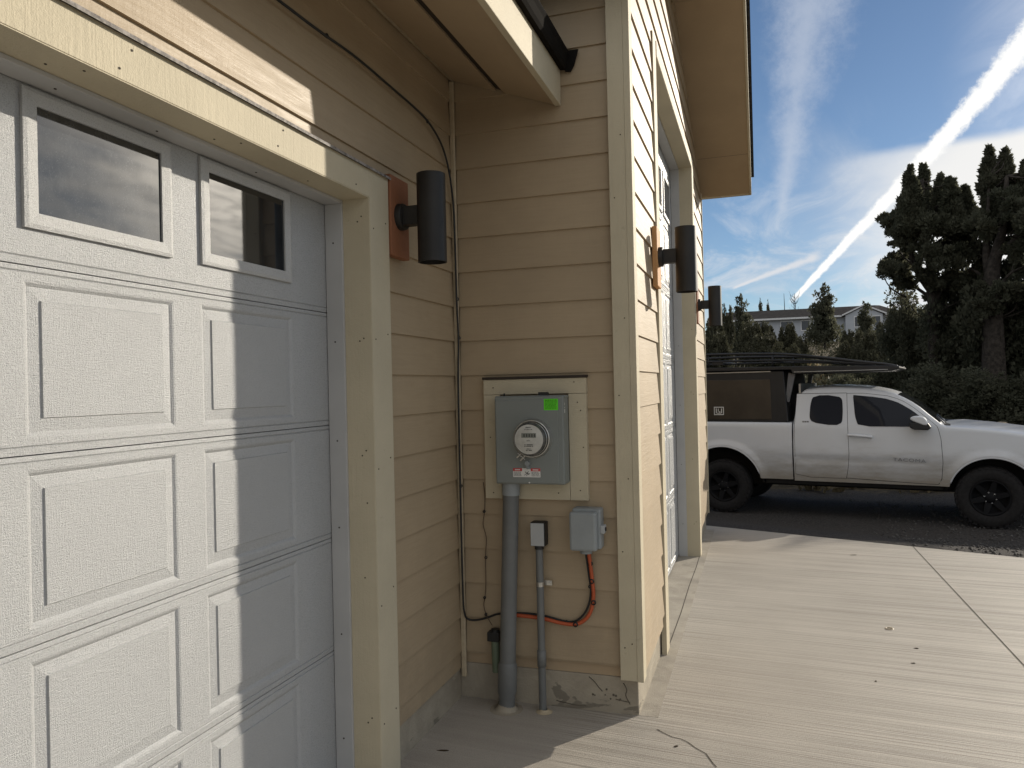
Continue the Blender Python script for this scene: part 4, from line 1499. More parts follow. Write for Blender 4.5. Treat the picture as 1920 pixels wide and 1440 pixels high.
# windscreen and rear glass
mb = MB()
v = []
us = np.linspace(2.30, 2.785, 10)
for u in us:
    zt = interp(CABTOP, u)
    w1 = inset(u, zt - 0.03) + 0.075
    for k in range(13):
        f = k / 12
        w = w1 + (TW - 2 * w1) * f
        ff = (w - inset(u, zt - .03) - .035) / (TW - 2 * (inset(u, zt - .03) + .035))
        v.append((u + 0.004, w, zt + crown_cab(u) * math.sin(math.pi * ff) ** 0.6 + 0.006))
mb.add(v, [(i * 13 + j, i * 13 + j + 1, (i + 1) * 13 + j + 1, (i + 1) * 13 + j) for i in range(9) for j in range(12)], 0, True)
mb.build('windscreen', M['tint'], truck)
mb = MB()
for k in range(2):
    mb.tube([(2.84, 0.30 + k * 0.6, 1.285), (2.80, 0.6 + k * 0.6, 1.315), (2.74, 0.85 + k * 0.6, 1.372)], 0.010, n=6, sub=4)
mb.box(2.80, 2.90, 0.16, TW - 0.16, 1.26, 1.290)
mb.build('wiper_cowl', M['black'], truck)
# nose: bumper, grille, lamps; tail: bumper, lamps
mb = MB()
mb.prism([(4.24, 0.98), (4.372, 0.93), (4.375, 0.70), (4.24, 0.66)], 'y', 0.50, TW - 0.50)
mb.build('grille', M['black'], truck, bevel=0.02)
mb = MB()
mb.prism([(3.99, 0.52), (4.36, 0.50), (4.40, 0.56), (4.39, 0.68), (4.33, 0.70), (3.99, 0.70)], 'y', 0.14, TW - 0.14)
mb.build('bumper', M['paint'], truck, bevel=0.03)
mb = MB()
mb.prism([(-1.30, 0.55), (-1.15, 0.52), (-1.15, 0.72), (-1.30, 0.72)], 'y', 0.05, TW - 0.05)
mb.build('bumper', M['rim'], truck, bevel=0.02)
for w0 in (0.13, TW - 0.47):
    mb = MB()
    mb.prism([(4.02, 0.98), (4.30, 0.93), (4.355, 0.84), (4.33, 0.80), (4.10, 0.84)], 'y', w0, w0 + 0.34)
    mb.build('headlight', M['lamp'], truck, bevel=0.012)
for w0 in (0.02, TW - 0.16):
    mb = MB()
    mb.box(-1.185, -1.14, w0, w0 + 0.14, 0.86, 1.26)
    mb.build('tail_light', M['redlamp'], truck, bevel=0.01)
# frame and wells
mb = MB()
mb.box(-1.1, 4.2, 0.34, TW - 0.34, 0.40, 0.58)
for uc, zc, r in ARCH:
    mb.box(uc - r - 0.02, uc + r + 0.02, 0.34, TW - 0.34, 0.55, 1.15 if uc < 1 else 1.02)
    mb.box(uc - r - 0.03, uc - r - 0.01, 0.05, TW - 0.05, 0.46, 0.85)
    mb.box(uc + r + 0.01, uc + r + 0.03, 0.05, TW - 0.05, 0.46, 0.85)
mb.box(0.60, 2.80, 0.07, 0.20, 0.455, 0.535)
mb.box(0.60, 2.80, TW - 0.20, TW - 0.07, 0.455, 0.535)
mb.cyl((0.0, 0.2, 0.38), (0.0, TW - 0.2, 0.38), 0.05, n=10)
mb.cyl((3.31, 0.2, 0.38), (3.31, TW - 0.2, 0.38), 0.04, n=10)
mb.cyl((0.0, TW / 2, 0.36), (0.0, TW / 2 + 0.01, 0.36), 0.14, n=12)
mb.build('underbody', M['under'], truck)
# wheels
def wheel(u, w, side):
    r, wd = 0.386, 0.255
    mb = MB()
    ax = (0, -side, 0)
    prof = [(0.225, -wd * 0.42), (0.245, -wd * 0.5), (0.345, -wd * 0.5), (0.375, -wd * 0.42), (r, -wd * 0.30), (r, wd * 0.30), (0.375, wd * 0.42), (0.345, wd * 0.5), (0.300, wd * 0.515), (0.245, wd * 0.5), (0.225, wd * 0.42)]
    mb.lathe((u, w, r), ax, prof, n=44)
    ux = Vector((1, 0, 0))
    uz = Vector((0, 0, 1))
    for i in range(34):
        a = 2 * math.pi * i / 34
        d = ux * math.cos(a) + uz * math.sin(a)
        tn = ux * -math.sin(a) + uz * math.cos(a)
        c = Vector((u, w, r)) + d * (r - 0.004)
        for s in (-1, 1):
            p = c + Vector((0, s * wd * 0.33, 0))
            q = [p + tn * sx * 0.020 + Vector((0, sy * 0.045, 0)) + d * sz * 0.008 - d * (0.014 if sy * s > 0 else 0) for sx, sy, sz in ((-1, -1, -1), (1, -1, -1), (1, 1, -1), (-1, 1, -1), (-1, -1, 1), (1, -1, 1), (1, 1, 1), (-1, 1, 1))]
            mb.add(q, [(0, 3, 2, 1), (4, 5, 6, 7), (0, 1, 5, 4), (1, 2, 6, 5), (2, 3, 7, 6), (3, 0, 4, 7)])
    t_ = mb.build('wheel', M['tyre'], truck)
    o = Vector((u, w, r))
    mb = MB()
    mb.lathe(o, ax, [(0.228, wd * 0.40), (0.222, wd * 0.47), (0.205, wd * 0.44), (0.195, wd * 0.20), (0.10, wd * 0.16), (0.001, wd * 0.16)], n=36)
    for i in range(6):
        a = 2 * math.pi * (i + 0.25) / 6
        d = ux * math.cos(a) + uz * math.sin(a)
        tn = ux * -math.sin(a) + uz * math.cos(a)
        yv = Vector((0, -side, 0))
        i0, i1 = o + d * 0.06 + yv * wd * 0.34, o + d * 0.205 + yv * wd * 0.43
        p = []
        for c, hw in ((i0, 0.040), (i1, 0.026)):
            for dz in (0.0, -0.04):
                for s in (-1, 1):
                    p.append(c + tn * hw * s + yv * dz)
        mb.add(p, [(0, 1, 3, 2), (4, 6, 7, 5), (0, 4, 5, 1), (2, 3, 7, 6), (0, 2, 6, 4), (1, 5, 7, 3)])
    mb.lathe(o, ax, [(0.001, wd * 0.40), (0.045, wd * 0.40), (0.052, wd * 0.36), (0.075, wd * 0.34), (0.08, wd * 0.2)], n=24)
    rim = mb.build('rim', M['rim'], t_)
    for i in range(6):
        mb = MB()
        a = 2 * math.pi * (i + 0.75) / 6
        d = ux * math.cos(a) + uz * math.sin(a)
        c = o + d * 0.066 + Vector((0, -side, 0)) * wd * 0.34
        mb.cyl(c, c + Vector((0, -side, 0)) * 0.018, 0.0095, n=8)
        mb.build('lug_nut', M['lug'], t_)


for u in (0.0, 3.31):
    wheel(u, 0.135, 1)
    wheel(u, TW - 0.135, -1)
# lettering on the front door and a small trim badge
fc = bpy.data.curves.new('door_lettering', 'FONT')
fc.body = 'TACOMA'
fc.size = 0.082
fc.extrude = 0.002
fc.space_character = 1.12
fo = bpy.data.objects.new('door_lettering', fc)
C.objects.link(fo)
fo.parent = truck
fo.location = (2.235, -0.012, 0.822)
fo.rotation_euler = (R(90), R(2.2), 0)
fo.scale = (1.02, 0.75, 1)
fc.materials.append(M['badge'])
bpy.context.view_layer.update()
lm = bpy.data.meshes.new_from_object(fo.evaluated_get(bpy.context.evaluated_depsgraph_get()))
lo = bpy.data.objects.new('door_lettering', lm)
C.objects.link(lo)
lo.parent = truck
lo.location, lo.rotation_euler, lo.scale = fo.location.copy(), fo.rotation_euler.copy(), fo.scale.copy()
if not lm.materials:
    lm.materials.append(M['badge'])
bpy.data.objects.remove(fo)
lo.name = 'door_lettering'
mb = MB()
for i in range(3):
    mb.box(1.112 + i * 0.030, 1.136 + i * 0.030, inset(1.13, 1.33) - 0.010, inset(1.13, 1.33), 1.322, 1.342, 0)
mb.build('side_badge', M['badge'], truck)
# camper shell
mb = MB()
cw = 0.055
fl = [(-1.15, 1.325), (0.925, 1.322), (0.905, 1.60), (0.875, 2.045), (-1.10, 2.075)]
mb.prism(fl, 'y', cw, TW - cw)
shell = mb.build('camper_shell', M['shell'], truck, bevel=0.012, label='black camper shell over the bed')
for far in (False, True):
    y0 = cw - 0.006 if not far else TW - cw
    mb = MB()
    mb.prism([(-1.02, 1.365), (0.70, 1.36), (0.69, 1.93), (-1.02, 1.945)], 'y', y0, y0 + 0.006)
    mb.build('side_panel', M['shell_panel'], shell, bevel=0.003)
    mb = MB()
    mb.box(-1.10, 0.70, y0 - 0.004, y0 + 0.008, 2.035, 2.050)
    mb.build('seam_strip', M['alu'], shell)
mb = MB()
lx, lz = -0.047, 1.485
yq = cw - 0.0085
for (a, b, c, d) in ((-0.072, 0.072, 0.048, 0.060), (-0.072, 0.072, -0.060, -0.048), (-0.072, -0.062, -0.048, 0.048), (0.062, 0.072, -0.048, 0.048), (-0.045, -0.032, -0.032, 0.036), (0.032, 0.045, -0.032, 0.036), (-0.032, 0.032, -0.038, -0.028), (-0.014, -0.004, -0.012, 0.034), (0.004, 0.020, -0.024, -0.006)):
    mb.box(lx + a, lx + b, yq, yq + 0.0022, lz + c, lz + d)
mb.build('logo', M['white'], shell, label='pale square emblem on the camper side')
mb = MB()
mb.prism([(0.88, 1.62), (0.93, 1.60), (1.02, 2.0), (0.93, 2.02)], 'y', 0.10, 0.16)
mb.build('front_strut', M['canvas'], shell, bevel=0.006)
mb = MB()
mb.prism([(0.90, 1.62), (0.94, 1.60), (1.02, 2.0), (0.95, 2.0)], 'y', TW - 0.16, TW - 0.10)
mb.build('front_strut', M['canvas'], shell, bevel=0.006)
mb = MB()
mb.box(1.05, 1.075, 0.20, TW - 0.2, 1.70, 1.86)
mb.build('front_brace', M['alu'], shell)
mb = MB()
mb.prism([(-1.20, 2.075), (0.98, 2.060), (1.00, 2.000), (2.24, 2.005), (2.33, 2.035), (2.335, 2.06), (2.27, 2.075), (1.2, 2.105), (-1.2, 2.135)], 'y', 0.02, TW - 0.02)
mb.build('roof_platform', M['shell'], shell, bevel=0.008, label='dark cab-over platform')
mb = MB()
mb.box(1.02, 2.20, 0.012, 0.024, 2.022, 2.030)
mb.build('platform_strip', M['alu'], shell)
mb = MB()
for w in (0.10, TW - 0.10):
    mb.tube([(-1.20, w, 2.310), (-0.22, w, 2.318), (0.40, w, 2.305), (0.90, w, 2.280), (1.42, w, 2.212), (1.845, w, 2.142), (2.15, w, 2.098), (2.31, w, 2.062)], 0.019, n=8)
    mb.tube([(-1.20, w, 2.215), (0.60, w, 2.205), (1.35, w, 2.165), (2.05, w, 2.098)], 0.015, n=8)
    for u in (-1.1, -0.2, 0.72):
        mb.tube([(u, w, 2.10), (u, w, 2.305)], 0.014, n=6, sub=1)
for u, z in ((-1.1, 2.21), (-0.2, 2.21), (0.72, 2.20), (1.42, 2.16)):
    mb.tube([(u, 0.10, z), (u, TW - 0.10, z)], 0.018, n=8, sub=1)
mb.box(-0.14, 0.02, 0.07, 0.13, 2.16, 2.20)
mb.build('roof_rack', M['shell'], shell, label='low curved rack rails')

# ------------------------------------------------------------------ far house on the hill
hl = thing('hill_house', tuple(at(1545, 650, 110) - Vector((0, 0, 1.2))), 'long pale house with brown roof and white gable on the hill behind junipers', 'house')
hz = hl.location.z
ZE = 10.0                        # eave height
YF = 108.0                       # front wall
mb = MB()
mb.box(-3.5, 17.3, YF + 0.5, YF + 12, hz - 3, ZE)
mb.box(10.9, 15.3, YF - 0.8, YF + 0.5, hz - 3, ZE)
mb.prism([(10.9, ZE), (15.3, ZE), (13.1, ZE + 1.02)], 'y', YF - 0.8, YF + 0.5)
mb.build('wall', M['house_wall'], hl)
mb = MB()
mb.prism([(YF - 0.2, ZE - 0.12), (YF - 0.2, ZE + 0.05), (YF + 3.9, ZE + 1.55), (YF + 12.7, ZE + 0.05), (YF + 12.7, ZE - 0.12)], 'x', -4.2, 15.0)
v = [(15.0, YF - 0.2, ZE + 0.05), (18.0, YF - 0.2, ZE + 0.05), (18.0, YF + 12.7, ZE + 0.05), (15.0, YF + 12.7, ZE + 0.05), (15.0, YF + 3.9, ZE + 1.55), (15.6, YF + 3.9, ZE + 1.50)]
mb.add(v, [(0, 1, 5, 4), (1, 2, 5), (2, 3, 4, 5), (0, 3, 2, 1), (0, 4, 3)])
mb.prism([(10.5, ZE - 0.02), (13.1, ZE + 1.20), (15.7, ZE - 0.02), (15.7, ZE + 0.12), (13.1, ZE + 1.34), (10.5, ZE + 0.12)], 'y', YF - 1.0, YF + 5)
mb.build('roof', M['house_roof'], hl)
mb = MB()
mb.prism([(10.45, ZE - 0.10), (13.1, ZE + 1.14), (15.75, ZE - 0.10), (15.75, ZE + 0.10), (13.1, ZE + 1.34), (10.45, ZE + 0.10)], 'y', YF - 1.08, YF - 1.0)
mb.box(-4.2, 10.5, YF - 0.32, YF - 0.2, ZE - 0.14, ZE + 0.10)
mb.box(15.7, 18.0, YF - 0.32, YF - 0.2, ZE - 0.14, ZE + 0.10)
mb.build('fascia', M['house_trim'], hl)
for (x, z, w, h) in ((0.2, 8.4, 1.0, 1.2), (3.0, 8.4, 1.4, 1.2), (5.6, 8.4, 1.0, 1.2), (8.9, 8.6, 0.9, 1.3), (16.0, 8.3, 1.0, 1.3), (12.0, 8.5, 0.8, 1.2), (14.2, 8.5, 0.8, 1.2), (9.8, 5.6, 1.0, 1.4), (5.0, 5.6, 0.9, 1.5)):
    yf = YF + 0.5 if not 10.9 < x < 15.3 else YF - 0.8
    mb = MB()
    mb.box(x - 0.12, x + w + 0.12, yf - 0.05, yf - 0.002, z - 0.12, z + h + 0.12)
    wf = mb.build('window', M['house_trim'], hl)
    mb = MB()
    mb.box(x, x + w, yf - 0.07, yf - 0.051, z, z + h)
    mb.build('pane', M['house_glass'], wf)
mb = MB()
mb.box(6.3, 8.0, YF + 0.42, YF + 0.498, hz, 7.0)
mb.build('garage_door', M['house_trim'], hl)
mb = MB()
mb.box(2.5, 11.5, YF - 3.0, YF + 0.4, hz - 2.6, hz + 0.2)
mb.build('terrace', M['house_roof'], hl)

# ------------------------------------------------------------------ trees and shrubs
def sprigs(centers, radii, per, size, rng, up=0.35, flat=1.0):
    """leaf-size quads scattered through clumps -> V, F"""
    n = len(centers)
    cnt = np.maximum(8, (per * (radii / radii.mean()) ** 1.6).astype(int))
    idx = np.repeat(np.arange(n), cnt)
    m = len(idx)
    d = rng.normal(size=(m, 3))
    d /= np.linalg.norm(d, axis=1)[:, None]
    rr = rng.random(m) ** 0.45
    p = centers[idx] + d * (radii[idx] * rr)[:, None] * np.array([1, 1, flat])
    a = d * 0.8 + rng.normal(size=(m, 3)) * 0.5 + np.array([0, 0, up])
    a /= np.linalg.norm(a, axis=1)[:, None]
    b = np.cross(a, rng.normal(size=(m, 3)))
    b /= np.linalg.norm(b, axis=1)[:, None] + 1e-9
    ln = size * rng.uniform(0.5, 1.9, m)[:, None]
    wd = ln * rng.uniform(0.20, 0.40, m)[:, None]
    V = np.stack([p - b * wd * 0.5, p + a * ln * 0.35 - b * wd, p + a * ln, p + a * ln * 0.45 + b * wd], 1).reshape(-1, 3)
    F = np.arange(m * 4).reshape(m, 4)
    return V, F


def clumps_in(lobes, rng, dens):
    """lobes: (x,y,z,rx,ry,rz) -> clump centres in their outer two thirds"""
    cs, rs = [], []
    for (x, y, z, rx, ry, rz) in lobes:
        k = max(3, int(dens * (rx * ry * rz) ** (2 / 3)))
        d = rng.normal(size=(k, 3))
        d /= np.linalg.norm(d, axis=1)[:, None]
        q = d * (rng.random(k) ** 0.5)[:, None] * np.array([rx, ry, rz]) + np.array([x, y, z])
        cs.append(q)
        rs.append(np.clip(rng.uniform(0.16, 0.34, k), 0.04, max(0.06, 0.75 * min(rx, ry))))
    return np.concatenate(cs), np.concatenate(rs)


def spire_lobes(x, y, ztop, zbot, r0, r1, rng):
    out = []
    n = max(3, int((ztop - zbot) / 0.16))
    for i in range(n):
        f = i / (n - 1)
        r = r0 + (r1 - r0) * f
        out.append((x + rng.normal() * r * 0.25, y + rng.normal() * r * 0.3, ztop - (ztop - zbot) * f, r * 0.95, r * 0.95, 0.15))
    return out


def big_juniper(name, base_px, dist, label, spires, lobes, limbs, seed, per=230, size=0.060):
    """spires: (px, top, bottom, half width); lobes: (px, py, r) -- sizes in pixels at the tree's distance"""
    rng = np.random.default_rng(seed)
    bx, by_, _ = at(base_px, 700, dist)
    base = Vector((bx, by_, gz(bx, by_) - 0.05))
    vd = Vector((bx, by_, 0)).normalized()
    rt = Vector((vd.y, -vd.x, 0))
    t = thing(name, base, label, 'tree', 'tall junipers on the right behind the truck')

    def L(px, py, dep=0.0):
        p = at(px, py, dist) - base
        return Vector((p.x, p.y, p.z)) + vd * dep
    k = (at(base_px + 1, 500, dist) - at(base_px, 500, dist)).length
    lb, sc_, sr_ = [], [], []
    for (px, tp, bt, hw) in spires:
        dep = rng.uniform(-0.6, 0.6)
        a, b = L(px, tp, dep), L(px, bt, dep)
        m = int(34 + (bt - tp) * hw * 0.045)
        f = rng.random(m) ** 0.75
        rf = hw * k * (0.06 + 0.94 * f ** 0.8)
        aa = rng.uniform(0, 6.283, m)
        q = rf * rng.random(m) ** 0.5
        sc_.append(np.stack([a.x + q * np.cos(aa), a.y + q * np.sin(aa), a.z + (b.z - a.z) * f], 1))
        sr_.append(0.05 + 0.13 * f * rng.uniform(0.6, 1.2, m))
    for (px, py, r) in lobes:
        q = L(px, py, rng.uniform(-1.0, 1.0))
        lb.append((q.x, q.y, q.z, r * k, r * k, r * k * 0.85))
    cs, rs = clumps_in(lb, rng, 42)
    # loose sprays that break the outline
    ex, er = [], []
    for (x, y, z, rx, ry, rz) in lb:
        for _ in range(6):
            d = rng.normal(size=3) * np.array([1, 1, 0.8])
            d /= np.linalg.norm(d)
            q = rng.uniform(0.95, 1.35)
            ex.append((x + d[0] * rx * q, y + d[1] * ry * q, z + d[2] * rz * q))
            er.append(rng.uniform(0.05, 0.13))
    sc_.append(np.array(ex))
    sr_.append(np.array(er))
    cs = np.concatenate([cs] + sc_)
    rs = np.concatenate([rs * 0.85] + sr_)
    V, F = sprigs(cs, rs, per, size, rng, up=0.9)
    np_mesh('crown', V, F, M['leaf'], t)
    mb = MB()
    for (pts, r0, r1) in limbs:
        mb.tube([L(px, py, dp) for (px, py, dp) in pts], r0, n=9, sub=5, taper=r1)
    # small twigs out to the clumps
    allp = [L(px, py, dp) for (pts, _, _) in limbs for (px, py, dp) in pts[1:]]
    sel = rng.choice(len(cs), min(110, len(cs)), replace=False)
    for i in sel:
        c = Vector(cs[i])
        cand = [p for p in allp if p.z < c.z + 0.2]
        if not cand:
            continue
        p = min(cand, key=lambda q: (q - c).length)
        mid = p.lerp(c, 0.5) + Vector((rng.normal() * .08, rng.normal() * .08, -0.05))
        mb.tube([p, mid, c], 0.028, n=5, sub=3, taper=0.006)
    mb.build('trunk', M['bark'], t, shift=(0, 0, 0))
    return t


big_juniper('juniper_tree', 1752, 22.0, 'ragged dark juniper with five pointed tops, above the truck hood',
            [(1707, 322, 440, 26), (1731, 303, 420, 19), (1763, 332, 430, 18), (1781, 342, 440, 22), (1809, 354, 430, 20)],
            [(1668, 402, 15), (1676, 420, 19), (1690, 392, 24), (1702, 430, 30), (1734, 436, 34), (1772, 452, 34), (1804, 452, 30), (1690, 452, 20), (1682, 486, 16), (1700, 480, 20), (1664, 514, 14), (1678, 504, 16), (1692, 512, 16), (1703, 532, 9), (1690, 528, 10), (1744, 486, 30), (1776, 496, 24), (1800, 492, 22), (1746, 530, 22), (1770, 532, 18), (1796, 528, 18), (1750, 560, 14), (1720, 470, 18)],
            [([(1754, 812, 0), (1753, 700, 0), (1749, 610, 0), (1746, 540, 0), (1740, 470, 0), (1731, 400, 0), (1730, 340, 0)], 0.16, 0.03),
             ([(1748, 570, 0), (1772, 520, .3), (1783, 450, .4), (1782, 380, .3)], 0.09, 0.02), ([(1748, 550, 0), (1715, 500, -.3), (1704, 430, -.4), (1707, 360, -.3)], 0.09, 0.02),
             ([(1748, 560, 0), (1715, 535, .3), (1690, 512, .4), (1668, 512, .5)], 0.05, 0.012), ([(1772, 520, .3), (1800, 480, .5), (1808, 400, .4)], 0.06, 0.015),
             ([(1746, 600, 0), (1720, 590, -.2), (1700, 560, -.4)], 0.018, 0.005), ([(1746, 595, 0), (1780, 575, -.2), (1815, 560, -.4)], 0.02, 0.005)], 3)
big_juniper('juniper_tree', 1864, 21.0, 'tallest dark juniper at the right with a thick forked trunk',
            [(1854, 270, 350, 12), (1856, 340, 430, 20), (1884, 272, 400, 26), (1924, 296, 420, 26), (1960, 320, 430, 24)],
            [(1846, 412, 20), (1888, 388, 30), (1914, 376, 26), (1838, 436, 22), (1872, 428, 24), (1902, 430, 30), (1940, 420, 36), (1846, 466, 18), (1830, 470, 16), (1908, 470, 22), (1940, 466, 30), (1908, 500, 14), (1884, 498, 12), (1836, 500, 16), (1822, 520, 16), (1838, 548, 18), (1880, 552, 20), (1902, 560, 18), (1930, 560, 26), (1960, 500, 34), (1990, 440, 34), (1850, 580, 22), (1820, 556, 14)],
            [([(1866, 830, 0), (1864, 700, 0), (1862, 600, 0), (1860, 520, 0), (1870, 470, 0), (1882, 420, 0), (1888, 330, 0)], 0.30, 0.04),
             ([(1860, 530, 0), (1850, 480, .2), (1852, 420, .2), (1854, 330, .2)], 0.13, 0.02), ([(1868, 480, 0), (1905, 450, -.3), (1935, 400, -.4)], 0.10, 0.02),
             ([(1860, 540, 0), (1835, 510, .3), (1818, 500, .4)], 0.06, 0.015), ([(1862, 560, 0), (1890, 520, -.4), (1920, 505, -.6)], 0.05, 0.012), ([(1861, 520, 0), (1885, 510, .4), (1905, 500, .5)], 0.03, 0.01)], 5)

# dense junipers in front of and below them
def bush(rng, rx, rz, per, size, mat, spiky=0.5, trunk=True, tall=False):
    """-> list of (V,F,mat) at the origin: a ragged evergreen of half width rx and height rz"""
    lb = []
    if tall:
        n = 14
        for i in range(n):
            f = i / (n - 1)
            r = rx * (0.06 + 0.94 * (1 - f) ** 0.85) * rng.uniform(0.6, 1.25)
            lb.append((rng.normal() * rx * 0.08, rng.normal() * rx * 0.08, rz * (0.18 + 0.80 * f), r, r, rz * 0.07))
    else:
        for i in range(9):
            a = rng.uniform(0, 6.28)
            q = rng.uniform(0.0, 0.62) * rx
            h = rz * rng.uniform(0.22, 0.78)
            r = rx * rng.uniform(0.28, 0.5)
            lb.append((q * math.cos(a), q * math.sin(a), h, r, r, rz * rng.uniform(0.16, 0.3)))
        for i in range(int(5 * spiky) + 1):
            a = rng.uniform(0, 6.28)
            q = rng.uniform(0.0, 0.6) * rx
            zt = rz * rng.uniform(0.85, 1.05)
            lb += spire_lobes(q * math.cos(a), q * math.sin(a), zt, rz * 0.55, 0.05, rx * 0.22, rng)
    return lb


PROTO = {}


def proto_plant(key, seed, rx, rz, per, size, mat, dens, tall=False, spiky=0.5):
    rng = np.random.default_rng(seed)
    lb = bush(rng, rx, rz, per, size, mat, spiky, True, tall)
    cs, rs = clumps_in(lb, rng, dens)
    cs[:, 2] = np.maximum(cs[:, 2], 0.12)
    V, F = sprigs(cs, rs, per, size, rng)
    me = np_mesh('crown', V, F, mat)
    mb = MB()
    mb.tube([(0, 0, -0.2), (rng.normal() * .05, rng.normal() * .05, rz * 0.4), (0, 0, rz * 0.88)], 0.05 + rz * 0.012, n=7, sub=4, taper=0.01)
    for i in range(9):
        c = cs[rng.integers(len(cs))]
        mb.tube([(0, 0, max(0.05, c[2] * 0.45)), (c[0] * .5, c[1] * .5, c[2] * 0.8), tuple(c)], 0.02 + rz * 0.003, n=5, sub=3, taper=0.006)
    tr = mb.build('trunk', M['bark'])
    PROTO[key] = (me, tr, [False], rx, rz)


def plant(key, name, px, py, dist, sc, label, cat, group, szk=1.0, rot=None, dz=0.0):
    me, tr, used = PROTO[key][:3]
    p = at(px, py, dist)
    z = gz(p.x, p.y) - 0.05 + dz
    t = thing(name, (p.x, p.y, z), label, cat, group, random.uniform(0, 6.28) if rot is None else rot)
    t.scale = (sc, sc, sc * szk)
    if not used[0]:
        a, b = me, tr
        used[0] = True
    else:
        a, b = me.copy(), tr.copy()
        C.objects.link(a)
        C.objects.link(b)
    a.parent = t
    b.parent = t
    return t


proto_plant('thick', 21, 1.5, 3.0, 130, 0.066, M['leaf'], 40)
proto_plant('thick_b', 22, 1.4, 2.6, 130, 0.066, M['leaf'], 40, spiky=0.2)
proto_plant('slim', 23, 0.75, 3.6, 90, 0.07, M['leaf'], 70, tall=True)
proto_plant('hill_round', 24, 2.0, 3.4, 44, 0.15, M['leaf2'], 26, spiky=1.2)
proto_plant('hill_cone', 25, 1.5, 5.2, 60, 0.15, M['leaf2'], 36, tall=True)
proto_plant('hill_dark', 26, 1.7, 4.4, 46, 0.16, M['leaf'], 26, tall=True)

GB = 'dark junipers massed behind the truck'
for (key, px, d, sc, szk, lab) in (
        ('thick', 1718, 24.0, 0.80, 1.55, 'small pointed juniper at the left foot of the five-topped juniper'),
        ('slim', 1712, 25.5, 0.95, 1.1, 'slim spindly juniper standing beside the far house gable'),
        ('thick_b', 1790, 23.0, 1.0, 1.45, 'rounded juniper between the two tall junipers'),
        ('thick', 1832, 22.4, 1.15, 1.32, 'broad juniper left of the thick forked trunk'),
        ('thick_b', 1905, 21.6, 1.25, 1.30, 'broad juniper right of the thick forked trunk'),
        ('thick', 1965, 22.6, 1.2, 1.2, 'juniper at the right edge of the photo beside the tallest juniper'),
        ('thick_b', 1660, 24.5, 0.80, 0.85, 'low dark juniper over the windscreen of the truck'),
        ('thick', 1745, 20.0, 0.85, 0.80, 'dense low juniper over the base of the windscreen'),
        ('thick_b', 1800, 19.3, 0.85, 0.80, 'dense low juniper over the rear of the hood'),
        ('thick', 1850, 19.6, 0.90, 0.72, 'dense low juniper over the middle of the hood'),
        ('thick_b', 1930, 19.2, 0.95, 0.78, 'dense low juniper over the front end of the hood'),
        ('thick_b', 1620, 27.0, 0.75, 0.75, 'low dark juniper over the front part of the cab roof')):
    plant(key, 'juniper_tree', px, 760, d, sc, lab, 'tree', GB, szk)

GH = 'junipers scattered on the hillside'


def plant_to(key, px, d, top, wpx, lab, name='hillside_juniper', group=GH):
    """sized by the row its top reaches and its width in the picture at distance d"""
    rx, rz = PROTO[key][3:]
    p = at(px, top, d)
    h = p.z - gz(p.x, p.y)
    w = wpx * (1.15 if 'round' in key else 1.05) * (at(px + 1, top, d) - p).length
    sc = w / 2 / rx
    return plant(key, name, px, top, d, sc, lab, 'tree', group, h / rz / sc)


for a in (
        ('hill_dark', 1389, 62.0, 551, 58, 'pointed dark juniper at the left end of the far house'),
        ('hill_round', 1356, 54.0, 578, 46, 'ragged juniper just right of the farthest wall light'),
        ('hill_round', 1336, 46.0, 600, 60, 'bushy juniper behind the farthest wall light'),
        ('hill_round', 1432, 60.0, 606, 60, 'brownish round juniper under the long eave, left one'),
        ('hill_round', 1478, 62.0, 610, 50, 'brownish round juniper under the long eave, right one'),
        ('hill_dark', 1544, 78.0, 532, 80, 'tall wide juniper standing in front of the far house, its top against the sky'),
        ('hill_dark', 1622, 70.0, 565, 56, 'slim pointed juniper before the white gable'),
        ('hill_round', 1594, 64.0, 620, 44, 'juniper low in front of the left side of the white gable'),
        ('hill_round', 1648, 62.0, 606, 36, 'juniper low in front of the right side of the white gable'),
        ('hill_dark', 1674, 66.0, 573, 46, 'dark juniper at the right end of the far house'),
        ('hill_cone', 1425, 128.0, 563, 24, 'juniper top peeking over the far roof, left one'),
        ('hill_cone', 1440, 130.0, 566, 20, 'juniper top peeking over the far roof, right one'),
        ('hill_round', 1404, 48.0, 606, 66, 'dark round juniper above the camper rack, farthest left'),
        ('hill_round', 1500, 55.0, 632, 40, 'small juniper left of the far white door'),
        ('hill_round', 1704, 48.0, 585, 66, 'hillside juniper left of the five-topped juniper'),
        ('hill_round', 1585, 44.0, 642, 60, 'hillside juniper above the cab roof'),
        ('hill_round', 1630, 42.0, 622, 84, 'hillside juniper above the tip of the camper platform'),
        ('hill_round', 1680, 40.0, 618, 80, 'hillside juniper right of the camper platform'),
        ('hill_round', 1345, 38.0, 628, 74, 'low juniper above the rear of the camper'),
        ('hill_round', 1440, 42.0, 630, 84, 'low juniper above the front of the camper'),
        ('hill_round', 1490, 40.0, 648, 60, 'low juniper above the gap behind the cab')):
    plant_to(*a)

# junipers out to the right that shade the truck in the late sun
for (lat, al, h, w) in ((-4.2, 22.3, 5.0, 1.15), (-5.3, 22.8, 5.1, 1.2), (-6.6, 23.2, 5.3, 1.2), (-8.6, 25.0, 6.2, 1.3)):
    x, y = al * 0.595 + lat * 0.804, al * 0.804 - lat * 0.595
    me, tr, used, rx, rz = PROTO['thick' if lat < -6 else 'thick_b']
    t = thing('juniper_tree', (x, y, gz(x, y) - 0.05), 'broad juniper beyond the right edge of the photo that shades the truck', 'tree', 'shade junipers outside the right edge of the photo', lat)
    t.scale = (w, w, h / rz)
    for q in (me, tr):
        c = q.copy()
        C.objects.link(c)
        c.parent = t

